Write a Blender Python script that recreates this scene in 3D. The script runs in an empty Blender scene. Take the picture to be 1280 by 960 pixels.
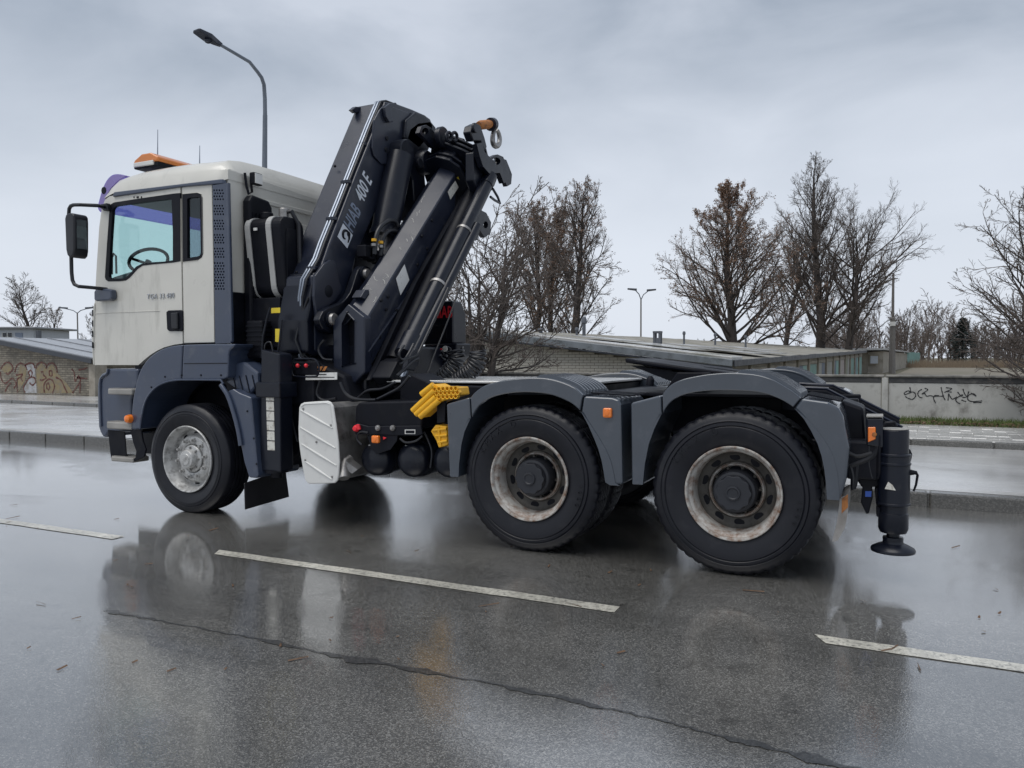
import bpy, math, random
import numpy as np
from mathutils import Vector
from mathutils.geometry import tessellate_polygon
PI = math.pi
scene = bpy.context.scene
COL = scene.collection

# ------------------------------------------------------------------ camera
F_PX, YAW, PITCH, ROLL = 959.23, 0.4468, -0.0331, -0.003
CAM = np.array([5.578, -4.926, 1.3745])
FW = np.array([-math.sin(YAW)*math.cos(PITCH), math.cos(YAW)*math.cos(PITCH), math.sin(PITCH)])
_r = np.cross(FW, [0, 0, 1]); _r /= np.linalg.norm(_r); _u = np.cross(_r, FW)
RT = _r*math.cos(ROLL) + _u*math.sin(ROLL); UP = -_r*math.sin(ROLL) + _u*math.cos(ROLL)
cd = bpy.data.cameras.new('camera'); cam = bpy.data.objects.new('camera', cd); COL.objects.link(cam)
cd.sensor_fit = 'HORIZONTAL'; cd.sensor_width = 36.0; cd.lens = 36.0*F_PX/1280.0
cd.clip_start = 0.05; cd.clip_end = 3000
from mathutils import Matrix
m = Matrix(((RT[0], UP[0], -FW[0], CAM[0]), (RT[1], UP[1], -FW[1], CAM[1]), (RT[2], UP[2], -FW[2], CAM[2]), (0, 0, 0, 1)))
cam.matrix_world = m
scene.camera = cam
scene.render.resolution_x = 1024; scene.render.resolution_y = 768

# ------------------------------------------------------------------ sky, sun, exposure
SUN_EL, SUN_AZ = math.radians(68), math.radians(205)     # high soft sun behind the camera, veiled by cloud
w = bpy.data.worlds.new('World'); scene.world = w; w.use_nodes = True
nt = w.node_tree; nt.nodes.clear()
def N(t, **k):
    n = nt.nodes.new(t)
    for a, b in k.items(): setattr(n, a, b)
    return n
def L(a, b): nt.links.new(a, b)
out = N('ShaderNodeOutputWorld'); bg = N('ShaderNodeBackground'); bg.inputs[1].default_value = 0.1
sky = N('ShaderNodeTexSky', sky_type='NISHITA'); sky.sun_disc = False
sky.sun_elevation = SUN_EL; sky.sun_rotation = SUN_AZ; sky.air_density = 1.5; sky.dust_density = 3
tc = N('ShaderNodeTexCoord'); sep = N('ShaderNodeSeparateXYZ'); L(tc.outputs['Generated'], sep.inputs[0])
mp = N('ShaderNodeMapping'); mp.inputs['Scale'].default_value = (1.5, 1.5, 3.0); L(tc.outputs['Generated'], mp.inputs[0])
nz = N('ShaderNodeTexNoise'); nz.inputs['Scale'].default_value = 1.9; nz.inputs['Detail'].default_value = 8; nz.inputs['Roughness'].default_value = .50
nz.inputs['Distortion'].default_value = .35
L(mp.outputs[0], nz.inputs[0])
cr = N('ShaderNodeValToRGB'); L(nz.outputs[0], cr.inputs[0])
cr.color_ramp.elements[0].position = .36; cr.color_ramp.elements[0].color = (.275, .328, .408, 1)
cr.color_ramp.elements[1].position = .66; cr.color_ramp.elements[1].color = (.56, .607, .692, 1)
hr = N('ShaderNodeMapRange'); hr.interpolation_type = 'SMOOTHSTEP'; hr.inputs[1].default_value = .08; hr.inputs[2].default_value = .46
hr.inputs[3].default_value = 1.0; hr.inputs[4].default_value = 0.0; L(sep.outputs[2], hr.inputs[0])
hz = N('ShaderNodeMixRGB'); hz.inputs[2].default_value = (.73, .78, .865, 1); L(cr.outputs[0], hz.inputs[1])
hm = N('ShaderNodeMath', operation='MULTIPLY'); hm.inputs[1].default_value = .86; L(hr.outputs[0], hm.inputs[0]); L(hm.outputs[0], hz.inputs[0])
sc = N('ShaderNodeMixRGB', blend_type='MULTIPLY'); sc.inputs[0].default_value = 1; sc.inputs[2].default_value = (7.4, 7.4, 7.4, 1); L(hz.outputs[0], sc.inputs[1])
mx = N('ShaderNodeMixRGB'); mx.inputs[0].default_value = .95; L(sky.outputs[0], mx.inputs[1]); L(sc.outputs[0], mx.inputs[2])
L(mx.outputs[0], bg.inputs[0]); L(bg.outputs[0], out.inputs[0])
sd = bpy.data.lights.new('sun', 'SUN'); sd.energy = 1.5; sd.angle = math.radians(50); sd.color = (1, .97, .93)
sun = bpy.data.objects.new('sun', sd); COL.objects.link(sun)
sdir = Vector((math.sin(SUN_AZ)*math.cos(SUN_EL), math.cos(SUN_AZ)*math.cos(SUN_EL), math.sin(SUN_EL)))
sun.rotation_euler = (-sdir).to_track_quat('-Z', 'Y').to_euler(); sun.location = (5, -8, 15)
scene.view_settings.view_transform = 'Standard'; scene.view_settings.look = 'None'
scene.view_settings.exposure = 0.55; scene.view_settings.gamma = 1; scene.view_settings.use_curve_mapping = False
scene.render.engine = 'CYCLES'
scene.cycles.max_bounces = 7; scene.cycles.diffuse_bounces = 3; scene.cycles.glossy_bounces = 4; scene.cycles.transparent_max_bounces = 10

# ------------------------------------------------------------------ picture point -> place
def ray(px, py): return FW + (px-640)/F_PX*RT - (py-480)/F_PX*UP
def AY(px, py, y): d = ray(px, py); return Vector(CAM + d*(y-CAM[1])/d[1])
def AX(px, py, x): d = ray(px, py); return Vector(CAM + d*(x-CAM[0])/d[0])
def AZ(px, py, z=0.0): d = ray(px, py); return Vector(CAM + d*(z-CAM[2])/d[2])
def AD(px, py, depth): return Vector(CAM + ray(px, py)*depth)
V = Vector

# ------------------------------------------------------------------ mesh helpers
class MB:
    def __init__(s): s.v = []; s.f = []; s.sm = []
    def add(s, vs, fs, smooth=False):
        o = len(s.v); s.v += [tuple(p) for p in vs]; s.f += [tuple(i+o for i in f) for f in fs]; s.sm += [smooth]*len(fs); return s
    def extr(s, loop, vec, holes=(), smooth=False):
        vec = V(vec); loop = [V(p) for p in loop]; n = len(loop)
        if not holes:
            vs = loop + [p+vec for p in loop]
            fs = [tuple(range(n)), tuple(range(2*n-1, n-1, -1))] + [(i, i+n, (i+1) % n+n, (i+1) % n) for i in range(n)]
            # orient
            nn = V((0, 0, 0))
            for i in range(n): nn += loop[i].cross(loop[(i+1) % n])
            if nn.dot(vec) > 0: fs = [f[::-1] for f in fs]
            return s.add(vs, fs, smooth)
        loops = [loop] + [[V(p) for p in h] for h in holes]
        flat = [p for l in loops for p in l]; tri = tessellate_polygon(loops); k = len(flat)
        vs = flat + [p+vec for p in flat]; fs = []
        for t in tri:
            a, b, c = t; nn = (flat[b]-flat[a]).cross(flat[c]-flat[a])
            if nn.dot(vec) > 0: a, c = c, a
            fs += [(a, b, c), (c+k, b+k, a+k)]
        o = 0
        for l in loops:
            q = len(l)
            for i in range(q): fs.append((o+i, o+(i+1) % q, o+(i+1) % q+k, o+i+k))
            o += q
        return s.add(vs, fs, smooth)
    def box(s, x0, x1, y0, y1, z0, z1):
        return s.add([(x0,y0,z0),(x1,y0,z0),(x1,y1,z0),(x0,y1,z0),(x0,y0,z1),(x1,y0,z1),(x1,y1,z1),(x0,y1,z1)],
                     [(3,2,1,0),(4,5,6,7),(0,1,5,4),(1,2,6,5),(2,3,7,6),(3,0,4,7)])
    def tube(s, pts, r, n=8, cap=True, closed=False):
        pts = [V(p) for p in pts]; k = len(pts)
        rs = r if isinstance(r, (list, tuple)) else [r]*k
        tg = []
        for i in range(k):
            a = pts[i-1] if (i or closed) else pts[0]; b = pts[(i+1) % k] if (i < k-1 or closed) else pts[-1]
            t = (b-a); tg.append(t.normalized() if t.length > 1e-9 else V((0, 0, 1)))
        u = tg[0].orthogonal().normalized(); vs = []
        for i in range(k):
            u = (u - tg[i]*u.dot(tg[i])); u = u.normalized() if u.length > 1e-6 else tg[i].orthogonal().normalized()
            w_ = tg[i].cross(u)
            for j in range(n):
                a = 2*PI*j/n; vs.append(pts[i] + (u*math.cos(a)+w_*math.sin(a))*rs[i])
        fs = []
        for i in range(k if closed else k-1):
            i2 = (i+1) % k
            for j in range(n): fs.append((i*n+j, i*n+(j+1) % n, i2*n+(j+1) % n, i2*n+j))
        s.add(vs, fs, True)
        if cap and not closed:
            o = len(s.v)-k*n
            s.f += [tuple(o+j for j in range(n-1, -1, -1)), tuple(o+(k-1)*n+j for j in range(n))]; s.sm += [False, False]
        return s
    def cyl(s, a, b, r, n=20, r2=None): return s.tube([a, b], [r, r if r2 is None else r2], n)
    def lathe(s, prof, c, n=48, axis='y', smooth=True, rad=None):
        c = V(c); k = len(prof); vs = []
        for j in range(n):
            a = 2*PI*j/n; ca, sa = math.cos(a), math.sin(a)
            for i, (r, h) in enumerate(prof):
                if rad: r = rad(i, j, r)
                if axis == 'y': vs.append(c+V((r*ca, h, r*sa)))
                elif axis == 'z': vs.append(c+V((r*ca, r*sa, h)))
                else: vs.append(c+V((h, r*ca, r*sa)))
        fs = []
        for j in range(n):
            j2 = (j+1) % n
            for i in range(k-1): fs.append((j*k+i, j*k+i+1, j2*k+i+1, j2*k+i))
        if axis == 'z': fs = [f[::-1] for f in fs]
        return s.add(vs, fs, smooth)
    def sphere(s, c, r, n=12, m_=8, sc=(1, 1, 1)):
        c = V(c); vs = []; fs = []
        for i in range(m_+1):
            t = PI*i/m_
            for j in range(n):
                a = 2*PI*j/n; vs.append(c+V((r*sc[0]*math.sin(t)*math.cos(a), r*sc[1]*math.sin(t)*math.sin(a), r*sc[2]*math.cos(t))))
        for i in range(m_):
            for j in range(n): fs.append((i*n+j, (i+1)*n+j, (i+1)*n+(j+1) % n, i*n+(j+1) % n))
        return s.add(vs, fs, True)

def wloc(o):
    p = V((0, 0, 0))
    while o is not None: p = p + o.location; o = o.parent
    return p
def obj(name, mb, mat, parent=None, bevel=0.0, seg=2, origin=None):
    """one mesh object; vertices are given in world coordinates"""
    base = wloc(parent) if parent else V(origin or (0, 0, 0))
    me = bpy.data.meshes.new(name)
    me.from_pydata([(p[0]-base.x, p[1]-base.y, p[2]-base.z) for p in mb.v], [], mb.f)
    me.polygons.foreach_set('use_smooth', mb.sm)
    if any(mb.sm): me.set_sharp_from_angle(angle=math.radians(38))
    me.materials.append(mat); me.update()
    o = bpy.data.objects.new(name, me); COL.objects.link(o)
    if parent: o.parent = parent
    else: o.location = base
    if bevel:
        b = o.modifiers.new('bevel', 'BEVEL'); b.width = bevel; b.segments = seg; b.limit_method = 'ANGLE'; b.angle_limit = math.radians(35)
    return o
def tag(o, label=None, cat=None, group=None, kind=None):
    if label: o['label'] = label
    if cat: o['category'] = cat
    if group: o['group'] = group
    if kind: o['kind'] = kind
    return o
def thing(name, label, cat, loc=(0, 0, 0), group=None):
    o = bpy.data.objects.new(name, None); COL.objects.link(o); o.location = loc; o.empty_display_size = .3
    return tag(o, label, cat, group)
def struct(name, mb, mat): return tag(obj(name, mb, mat), kind='structure')
def text_mesh(s, size, depth=.004, spacing=1.0, shear=0.0, bold=0.0):
    c = bpy.data.curves.new('t', 'FONT'); c.body = s; c.size = size; c.extrude = depth; c.space_character = spacing; c.shear = shear; c.offset = bold
    c.resolution_u = 3
    t = bpy.data.objects.new('t', c); COL.objects.link(t)
    dg = bpy.context.evaluated_depsgraph_get(); me = bpy.data.meshes.new_from_object(t.evaluated_get(dg))
    vs = [v.co.copy() for v in me.vertices]; fs = [tuple(p.vertices) for p in me.polygons]
    bpy.data.objects.remove(t); bpy.data.curves.remove(c); bpy.data.meshes.remove(me)
    return vs, fs
def put_text(mb, s, size, o, ux, uy, **k):
    """letters laid on a surface: o = lower left corner, ux = reading direction, uy = up direction"""
    vs, fs = text_mesh(s, size, **k); ux = V(ux); uy = V(uy); un = ux.cross(uy).normalized(); o = V(o)
    mb.add([o+ux*p.x+uy*p.y+un*p.z for p in vs], fs)

# ------------------------------------------------------------------ materials
def mat(name, col, rough=.5, metal=0.0, var=.12, vscale=4.0, dirt=None, damt=0.0, dscale=3.0, bump=0.0, bscale=150.0, coat=0.0, spec=.5, fine=0.0, dst=(1, 1, 1), rvar=.1):
    mt = bpy.data.materials.new(name); mt.use_nodes = True; t = mt.node_tree; p = t.nodes['Principled BSDF']
    def n(ty, **k):
        q = t.nodes.new(ty)
        for a, b in k.items(): setattr(q, a, b)
        return q
    tcn = n('ShaderNodeTexCoord'); src = tcn.outputs['Object']
    n1 = n('ShaderNodeTexNoise'); n1.inputs['Scale'].default_value = vscale; n1.inputs['Detail'].default_value = 6; t.links.new(src, n1.inputs[0])
    mr = n('ShaderNodeMapRange'); mr.inputs[1].default_value = .3; mr.inputs[2].default_value = .7; mr.inputs[3].default_value = 1-var; mr.inputs[4].default_value = 1+var; t.links.new(n1.outputs[0], mr.inputs[0])
    mu = n('ShaderNodeMixRGB', blend_type='MULTIPLY'); mu.inputs[0].default_value = 1; mu.inputs[1].default_value = (*col, 1); t.links.new(mr.outputs[0], mu.inputs[2])
    c = mu.outputs[0]
    if fine:
        n3 = n('ShaderNodeTexNoise'); n3.inputs['Scale'].default_value = bscale; n3.inputs['Detail'].default_value = 3; t.links.new(src, n3.inputs[0])
        m3 = n('ShaderNodeMapRange'); m3.inputs[1].default_value = .3; m3.inputs[2].default_value = .7; m3.inputs[3].default_value = 1-fine; m3.inputs[4].default_value = 1+fine; t.links.new(n3.outputs[0], m3.inputs[0])
        u3 = n('ShaderNodeMixRGB', blend_type='MULTIPLY'); u3.inputs[0].default_value = 1; t.links.new(c, u3.inputs[1]); t.links.new(m3.outputs[0], u3.inputs[2]); c = u3.outputs[0]
    if dirt:
        dm = n('ShaderNodeMapping'); dm.inputs['Scale'].default_value = dst; t.links.new(src, dm.inputs[0])
        n2 = n('ShaderNodeTexNoise'); n2.inputs['Scale'].default_value = dscale; n2.inputs['Detail'].default_value = 9; n2.inputs['Roughness'].default_value = .65; t.links.new(dm.outputs[0], n2.inputs[0])
        r2 = n('ShaderNodeMapRange'); r2.inputs[1].default_value = .62-.35*damt; r2.inputs[2].default_value = .80-.25*damt; r2.inputs[3].default_value = 0; r2.inputs[4].default_value = min(1, .45+damt); t.links.new(n2.outputs[0], r2.inputs[0])
        d2 = n('ShaderNodeMixRGB'); d2.inputs[2].default_value = (*dirt, 1); t.links.new(r2.outputs[0], d2.inputs[0]); t.links.new(c, d2.inputs[1]); c = d2.outputs[0]
    t.links.new(c, p.inputs['Base Color'])
    rr = n('ShaderNodeMapRange'); rr.inputs[1].default_value = .3; rr.inputs[2].default_value = .7; rr.inputs[3].default_value = max(.02, rough-rvar); rr.inputs[4].default_value = min(1, rough+rvar); t.links.new(n1.outputs[0], rr.inputs[0])
    t.links.new(rr.outputs[0], p.inputs['Roughness'])
    p.inputs['Metallic'].default_value = metal; p.inputs['Coat Weight'].default_value = coat; p.inputs['Coat Roughness'].default_value = .12
    p.inputs['Specular IOR Level'].default_value = spec
    if bump:
        nb = n('ShaderNodeTexNoise'); nb.inputs['Scale'].default_value = bscale; nb.inputs['Detail'].default_value = 4; t.links.new(src, nb.inputs[0])
        bp = n('ShaderNodeBump'); bp.inputs['Strength'].default_value = bump; bp.inputs['Distance'].default_value = .01; t.links.new(nb.outputs[0], bp.inputs['Height']); t.links.new(bp.outputs[0], p.inputs['Normal'])
    return mt
def emis(name, col, base, rough=.3):
    return mat(name, col, rough)
def glass(name, tint, gloss=.10):
    mt = bpy.data.materials.new(name); mt.use_nodes = True; t = mt.node_tree; t.nodes.clear()
    o = t.nodes.new('ShaderNodeOutputMaterial'); tr = t.nodes.new('ShaderNodeBsdfTransparent'); tr.inputs[0].default_value = (*tint, 1)
    gl = t.nodes.new('ShaderNodeBsdfGlossy'); gl.inputs['Roughness'].default_value = .03
    ge = t.nodes.new('ShaderNodeNewGeometry'); dt_ = t.nodes.new('ShaderNodeVectorMath'); dt_.operation = 'DOT_PRODUCT'; t.links.new(ge.outputs['Normal'], dt_.inputs[0]); t.links.new(ge.outputs['Incoming'], dt_.inputs[1])
    ab = t.nodes.new('ShaderNodeMath'); ab.operation = 'ABSOLUTE'; t.links.new(dt_.outputs['Value'], ab.inputs[0])
    om = t.nodes.new('ShaderNodeMath'); om.operation = 'SUBTRACT'; om.inputs[0].default_value = 1; t.links.new(ab.outputs[0], om.inputs[1])
    pw = t.nodes.new('ShaderNodeMath'); pw.operation = 'POWER'; pw.inputs[1].default_value = 5; t.links.new(om.outputs[0], pw.inputs[0])
    fr = t.nodes.new('ShaderNodeMath'); fr.operation = 'MULTIPLY_ADD'; fr.inputs[1].default_value = .95; fr.inputs[2].default_value = .045; t.links.new(pw.outputs[0], fr.inputs[0])
    mxs = t.nodes.new('ShaderNodeMixShader'); t.links.new(fr.outputs[0], mxs.inputs[0]); t.links.new(tr.outputs[0], mxs.inputs[1]); t.links.new(gl.outputs[0], mxs.inputs[2]); t.links.new(mxs.outputs[0], o.inputs[0])
    return mt

M = dict(
    cab=mat('cab_paint', (.62, .605, .55), .36, var=.05, vscale=2.5, dirt=(.36, .35, .31), damt=.20, dscale=3.2, dst=(2.2, 1, .45), coat=.45),
    blue=mat('fender_plastic', (.034, .048, .084), .42, var=.10, vscale=5, dirt=(.10, .11, .13), damt=.15, dscale=6, bump=.05, bscale=320, coat=.55),
    grey=mat('mudguard_plastic', (.034, .044, .060), .36, var=.10, vscale=5, dirt=(.080, .086, .102), damt=.18, dscale=5, bump=.03, bscale=320, coat=1.0),
    black=mat('chassis_black', (.0042, .0050, .0090), .50, spec=.20, var=.3, vscale=6, dirt=(.022, .021, .022), damt=.15, dscale=7),
    crane=mat('crane_paint', (.0115, .0155, .0300), .36, spec=.42, var=.18, vscale=3, dirt=(.055, .056, .066), damt=.12, dscale=9, coat=.22),
    craneblk=mat('crane_black', (.0052, .0072, .0145), .36, spec=.34, var=.2, vscale=4, dirt=(.032, .033, .038), damt=.12, dscale=9, coat=.1),
    strap=mat('grey_strap', (.40, .40, .39), .5, var=.08, dirt=(.2, .2, .19), damt=.2),
    dull=mat('crane_dull', (.0055, .0066, .0115), .6, spec=.25, var=.2, dirt=(.03, .03, .032), damt=.15),
    tyre=mat('tyre_rubber', (.0056, .0063, .0105), .42, spec=.38, var=.2, vscale=7, dirt=(.024, .024, .028), damt=.20, dscale=6, bump=.05, bscale=180),
    rim=mat('rusty_rim', (.43, .42, .395), .55, metal=.1, var=.15, vscale=9, dirt=(.15, .072, .035), damt=.55, dscale=15),
    rimdark=mat('rim_disc', (.075, .07, .062), .6, var=.25, vscale=10, dirt=(.03, .025, .02), damt=.4, dscale=14),
    rimf=mat('front_rim', (.50, .50, .49), .45, metal=.35, var=.2, vscale=12, dirt=(.06, .055, .05), damt=.40, dscale=14),
    hub=mat('hub_black', (.016, .018, .024), .5, var=.2),
    steel=mat('dirty_steel', (.34, .33, .32), .42, metal=.7, var=.2, vscale=7, dirt=(.06, .055, .05), damt=.35, dscale=6),
    alu=mat('aluminium_deck', (.62, .62, .61), .34, metal=.6, var=.12, dirt=(.25, .24, .22), damt=.3, dscale=5),
    step=mat('step_grey', (.30, .29, .27), .55, var=.2, bump=.5, bscale=120),
    white=mat('white_plate', (.66, .66, .64), .42, var=.05, dirt=(.42, .41, .38), damt=.15, dscale=5),
    sticker=mat('sticker_white', (.72, .72, .70), .5, var=.06, dirt=(.25, .24, .22), damt=.22, dscale=18),
    letter=mat('letter_white', (.62, .66, .72), .45, var=.05),
    letterg=mat('letter_grey', (.20, .24, .32), .45, var=.05),
    chrome=mat('badge_chrome', (.42, .43, .45), .25, metal=.9, var=.05),
    red=mat('red_plastic', (.75, .03, .045), .4, var=.08),
    bluep=mat('blue_tap', (.03, .10, .45), .4, var=.08),
    yellow=mat('yellow_plastic', (.80, .42, .015), .42, var=.08, dirt=(.45, .22, .02), damt=.18),
    yellowt=mat('yellow_tag', (.72, .55, .03), .45, var=.06),
    orange=mat('amber_lens', (.85, .20, .012), .25, var=.08, coat=.6),
    amber=mat('beacon_amber', (.62, .19, .03), .3, var=.10, coat=.5),
    purple=mat('visor_purple', (.21, .16, .42), .25, var=.06, coat=.4),
    rust=mat('rusty_orange', (.42, .16, .04), .7, var=.25, dirt=(.08, .04, .03), damt=.4, dscale=25),
    hose=mat('hose_rubber', (.009, .010, .014), .4, var=.1),
    pipe=mat('steel_pipe', (.25, .28, .33), .36, metal=.75, var=.1),
    interior=mat('cab_interior', (.055, .062, .075), .7, var=.15),
    mirror=mat('mirror_glass', (.5, .5, .52), .03, metal=1, var=.0, rvar=0),
    tape=mat('reflective_tape', (.62, .61, .56), .4, var=.1, dirt=(.16, .12, .08), damt=.32, dscale=30),
    flap=mat('mudflap_rubber', (.008, .008, .011), .55, var=.2, bump=.15, bscale=60),
    plasticflap=mat('clear_flap', (.30, .29, .28), .35, var=.15, dirt=(.12, .10, .08), damt=.3),
)
M['glass'] = glass('side_glass', (.82, .93, .92))
M['glassdark'] = glass('rear_glass', (.50, .58, .62))
M['visor'] = glass('tinted_visor', (.52, .46, .80))
M['windscreen'] = glass('windscreen_glass', (.88, .96, .955))

def brick_mat(name, c1, c2, mortar, scale, bw=.26, bh=.075, axes='xz', dirt=(.105, .095, .08), damt=.4):
    mt = bpy.data.materials.new(name); mt.use_nodes = True; t = mt.node_tree; p = t.nodes['Principled BSDF']
    tcn = t.nodes.new('ShaderNodeTexCoord'); sp = t.nodes.new('ShaderNodeSeparateXYZ'); cb = t.nodes.new('ShaderNodeCombineXYZ')
    t.links.new(tcn.outputs['Object'], sp.inputs[0]); t.links.new(sp.outputs[0 if axes[0] == 'x' else 1], cb.inputs[0]); t.links.new(sp.outputs[2], cb.inputs[1])
    b = t.nodes.new('ShaderNodeTexBrick'); b.inputs['Scale'].default_value = 1; b.inputs['Brick Width'].default_value = bw; b.inputs['Row Height'].default_value = bh
    b.inputs['Mortar Size'].default_value = .008; b.inputs['Color1'].default_value = (*c1, 1); b.inputs['Color2'].default_value = (*c2, 1); b.inputs['Mortar'].default_value = (*mortar, 1)
    t.links.new(cb.outputs[0], b.inputs[0])
    nzz = t.nodes.new('ShaderNodeTexNoise'); nzz.inputs['Scale'].default_value = 1.9; nzz.inputs['Detail'].default_value = 9; nzz.inputs['Roughness'].default_value = .65; t.links.new(tcn.outputs['Object'], nzz.inputs[0])
    r = t.nodes.new('ShaderNodeMapRange'); r.inputs[1].default_value = .40; r.inputs[2].default_value = .62; r.inputs[4].default_value = damt+.42; t.links.new(nzz.outputs[0], r.inputs[0])
    mxx = t.nodes.new('ShaderNodeMixRGB'); mxx.inputs[2].default_value = (*dirt, 1); t.links.new(b.outputs[0], mxx.inputs[1]); t.links.new(r.outputs[0], mxx.inputs[0]); t.links.new(mxx.outputs[0], p.inputs['Base Color'])
    bp = t.nodes.new('ShaderNodeBump'); bp.inputs['Strength'].default_value = .6; bp.inputs['Distance'].default_value = .01; bp.invert = True
    t.links.new(b.outputs[1], bp.inputs['Height']); t.links.new(bp.outputs[0], p.inputs['Normal']); p.inputs['Roughness'].default_value = .85
    return mt
def wet_mat(name, base_lo, base_hi, agg=260.0, film=(.42, .60), rough_wet=.05, rough_dry=.30, bump=.35, coat=1.0, ripple=.03, brough=.5, ior=1.9, streak=.07, tracks=False, wear=False):
    """wet asphalt or concrete: gritty base under a clear, uneven film of water"""
    mt = bpy.data.materials.new(name); mt.use_nodes = True; t = mt.node_tree; p = t.nodes['Principled BSDF']
    def n(ty, **k):
        q = t.nodes.new(ty)
        for a, b in k.items(): setattr(q, a, b)
        return q
    g = n('ShaderNodeNewGeometry').outputs['Position']
    def noise(s, d=5, ro=.55, dist=0.0, sc=None):
        q = n('ShaderNodeTexNoise'); q.inputs['Scale'].default_value = s; q.inputs['Detail'].default_value = d; q.inputs['Roughness'].default_value = ro; q.inputs['Distortion'].default_value = dist
        if sc:
            mpp = n('ShaderNodeMapping'); mpp.inputs['Scale'].default_value = sc; t.links.new(g, mpp.inputs[0]); t.links.new(mpp.outputs[0], q.inputs[0])
        else: t.links.new(g, q.inputs[0])
        return q.outputs[0]
    def rng(s, a, b, c_, d_):
        q = n('ShaderNodeMapRange'); q.inputs[1].default_value = a; q.inputs[2].default_value = b; q.inputs[3].default_value = c_; q.inputs[4].default_value = d_; t.links.new(s, q.inputs[0]); return q.outputs[0]
    vor = n('ShaderNodeTexVoronoi'); vor.inputs['Scale'].default_value = agg*.42; t.links.new(g, vor.inputs[0])
    sepc = n('ShaderNodeSeparateColor'); t.links.new(vor.outputs['Color'], sepc.inputs[0])
    stone = rng(sepc.outputs[0], .0, 1.0, 0, 1)
    grit = n('ShaderNodeMath', operation='POWER'); grit.inputs[1].default_value = 2.2; t.links.new(stone, grit.inputs[0])
    c1 = n('ShaderNodeMixRGB'); c1.inputs[1].default_value = (*base_lo, 1); c1.inputs[2].default_value = (*base_hi, 1); t.links.new(grit.outputs[0], c1.inputs[0])
    big = noise(.55, 6, .6)
    c2 = n('ShaderNodeMixRGB', blend_type='MULTIPLY'); c2.inputs[0].default_value = 1; t.links.new(c1.outputs[0], c2.inputs[1]); t.links.new(rng(big, .3, .7, .78, 1.2), c2.inputs[2])
    cc = c2.outputs[0]
    if tracks:
        c3 = n('ShaderNodeMixRGB', blend_type='MULTIPLY'); c3.inputs[0].default_value = 1; t.links.new(cc, c3.inputs[1]); t.links.new(rng(noise(1.1, 4, .55, .2, (.10, 1.4, 1)), .32, .68, .76, 1.22), c3.inputs[2]); cc = c3.outputs[0]
        c4 = n('ShaderNodeMixRGB', blend_type='MULTIPLY'); c4.inputs[0].default_value = 1; t.links.new(cc, c4.inputs[1]); t.links.new(rng(noise(5, 8, .7, .5), .56, .70, 1, .55), c4.inputs[2]); cc = c4.outputs[0]
    if wear:
        c5 = n('ShaderNodeMixRGB'); c5.inputs[2].default_value = (.10, .098, .09, 1); t.links.new(cc, c5.inputs[1]); t.links.new(rng(noise(38, 7, .7), .50, .64, 0, .85), c5.inputs[0]); cc = c5.outputs[0]
        c6 = n('ShaderNodeMixRGB', blend_type='MULTIPLY'); c6.inputs[0].default_value = 1; t.links.new(cc, c6.inputs[1]); t.links.new(rng(noise(4, 6, .6), .35, .7, .72, 1.1), c6.inputs[2]); cc = c6.outputs[0]
    t.links.new(cc, p.inputs['Base Color'])
    pud = rng(noise(.42, 7, .62, .4, (.55, 1.2, 1)), film[0], film[1], 0, 1)          # 1 = standing film
    strk = noise(1.6, 5, .6, .3, (.6, 2.2, 1))
    p.inputs['Roughness'].default_value = brough
    p.inputs['Coat Weight'].default_value = coat; p.inputs['Coat IOR'].default_value = ior; p.inputs['IOR'].default_value = 1.6
    rgh = n('ShaderNodeMapRange'); t.links.new(pud, rgh.inputs[0]); rgh.inputs[3].default_value = rough_dry; rgh.inputs[4].default_value = rough_wet
    add = n('ShaderNodeMath', operation='MULTIPLY_ADD'); t.links.new(rng(strk, .35, .7, 0, 1), add.inputs[0]); add.inputs[1].default_value = streak; t.links.new(rgh.outputs[0], add.inputs[2])
    t.links.new(add.outputs[0], p.inputs['Coat Roughness'])
    bp = n('ShaderNodeBump'); bp.inputs['Strength'].default_value = bump; bp.inputs['Distance'].default_value = .006; t.links.new(vor.outputs['Distance'], bp.inputs['Height']); t.links.new(bp.outputs[0], p.inputs['Normal'])
    inv = rng(pud, 0, 1, 1, .12)
    hmul = n('ShaderNodeMath', operation='MULTIPLY'); t.links.new(vor.outputs['Distance'], hmul.inputs[0]); t.links.new(inv, hmul.inputs[1])
    rip = n('ShaderNodeMath', operation='MULTIPLY_ADD'); t.links.new(noise(9, 3, .5, 0), rip.inputs[0]); rip.inputs[1].default_value = .5; t.links.new(hmul.outputs[0], rip.inputs[2])
    cb = n('ShaderNodeBump'); cb.inputs['Strength'].default_value = ripple*2; cb.inputs['Distance'].default_value = .01; t.links.new(rip.outputs[0], cb.inputs['Height']); t.links.new(cb.outputs[0], p.inputs['Coat Normal'])
    return mt
M['asphalt'] = wet_mat('wet_asphalt', (.066, .065, .061), (.25, .245, .23), 470, film=(.45, .56), rough_wet=.012, rough_dry=.050, bump=.14, brough=.24, ripple=.020, streak=.018, ior=2.5, tracks=True)
M['concrete_wet'] = wet_mat('wet_service_road', (.46, .46, .455), (.58, .58, .57), 300, film=(.40, .62), rough_wet=.08, rough_dry=.30, bump=.04, brough=.35, ripple=.01, streak=.05, ior=2.0)
M['kerb'] = wet_mat('wet_kerb_concrete', (.060, .058, .052), (.13, .125, .115), 240, film=(.4, .7), rough_wet=.08, rough_dry=.25, bump=.12, coat=.5, brough=.25, ripple=.01, ior=1.4)
M['slab'] = wet_mat('wet_paving_slab', (.44, .435, .42), (.56, .55, .53), 240, film=(.35, .6), rough_wet=.08, rough_dry=.28, bump=.05, brough=.35, ripple=.01, streak=.05, ior=1.5)
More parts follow.
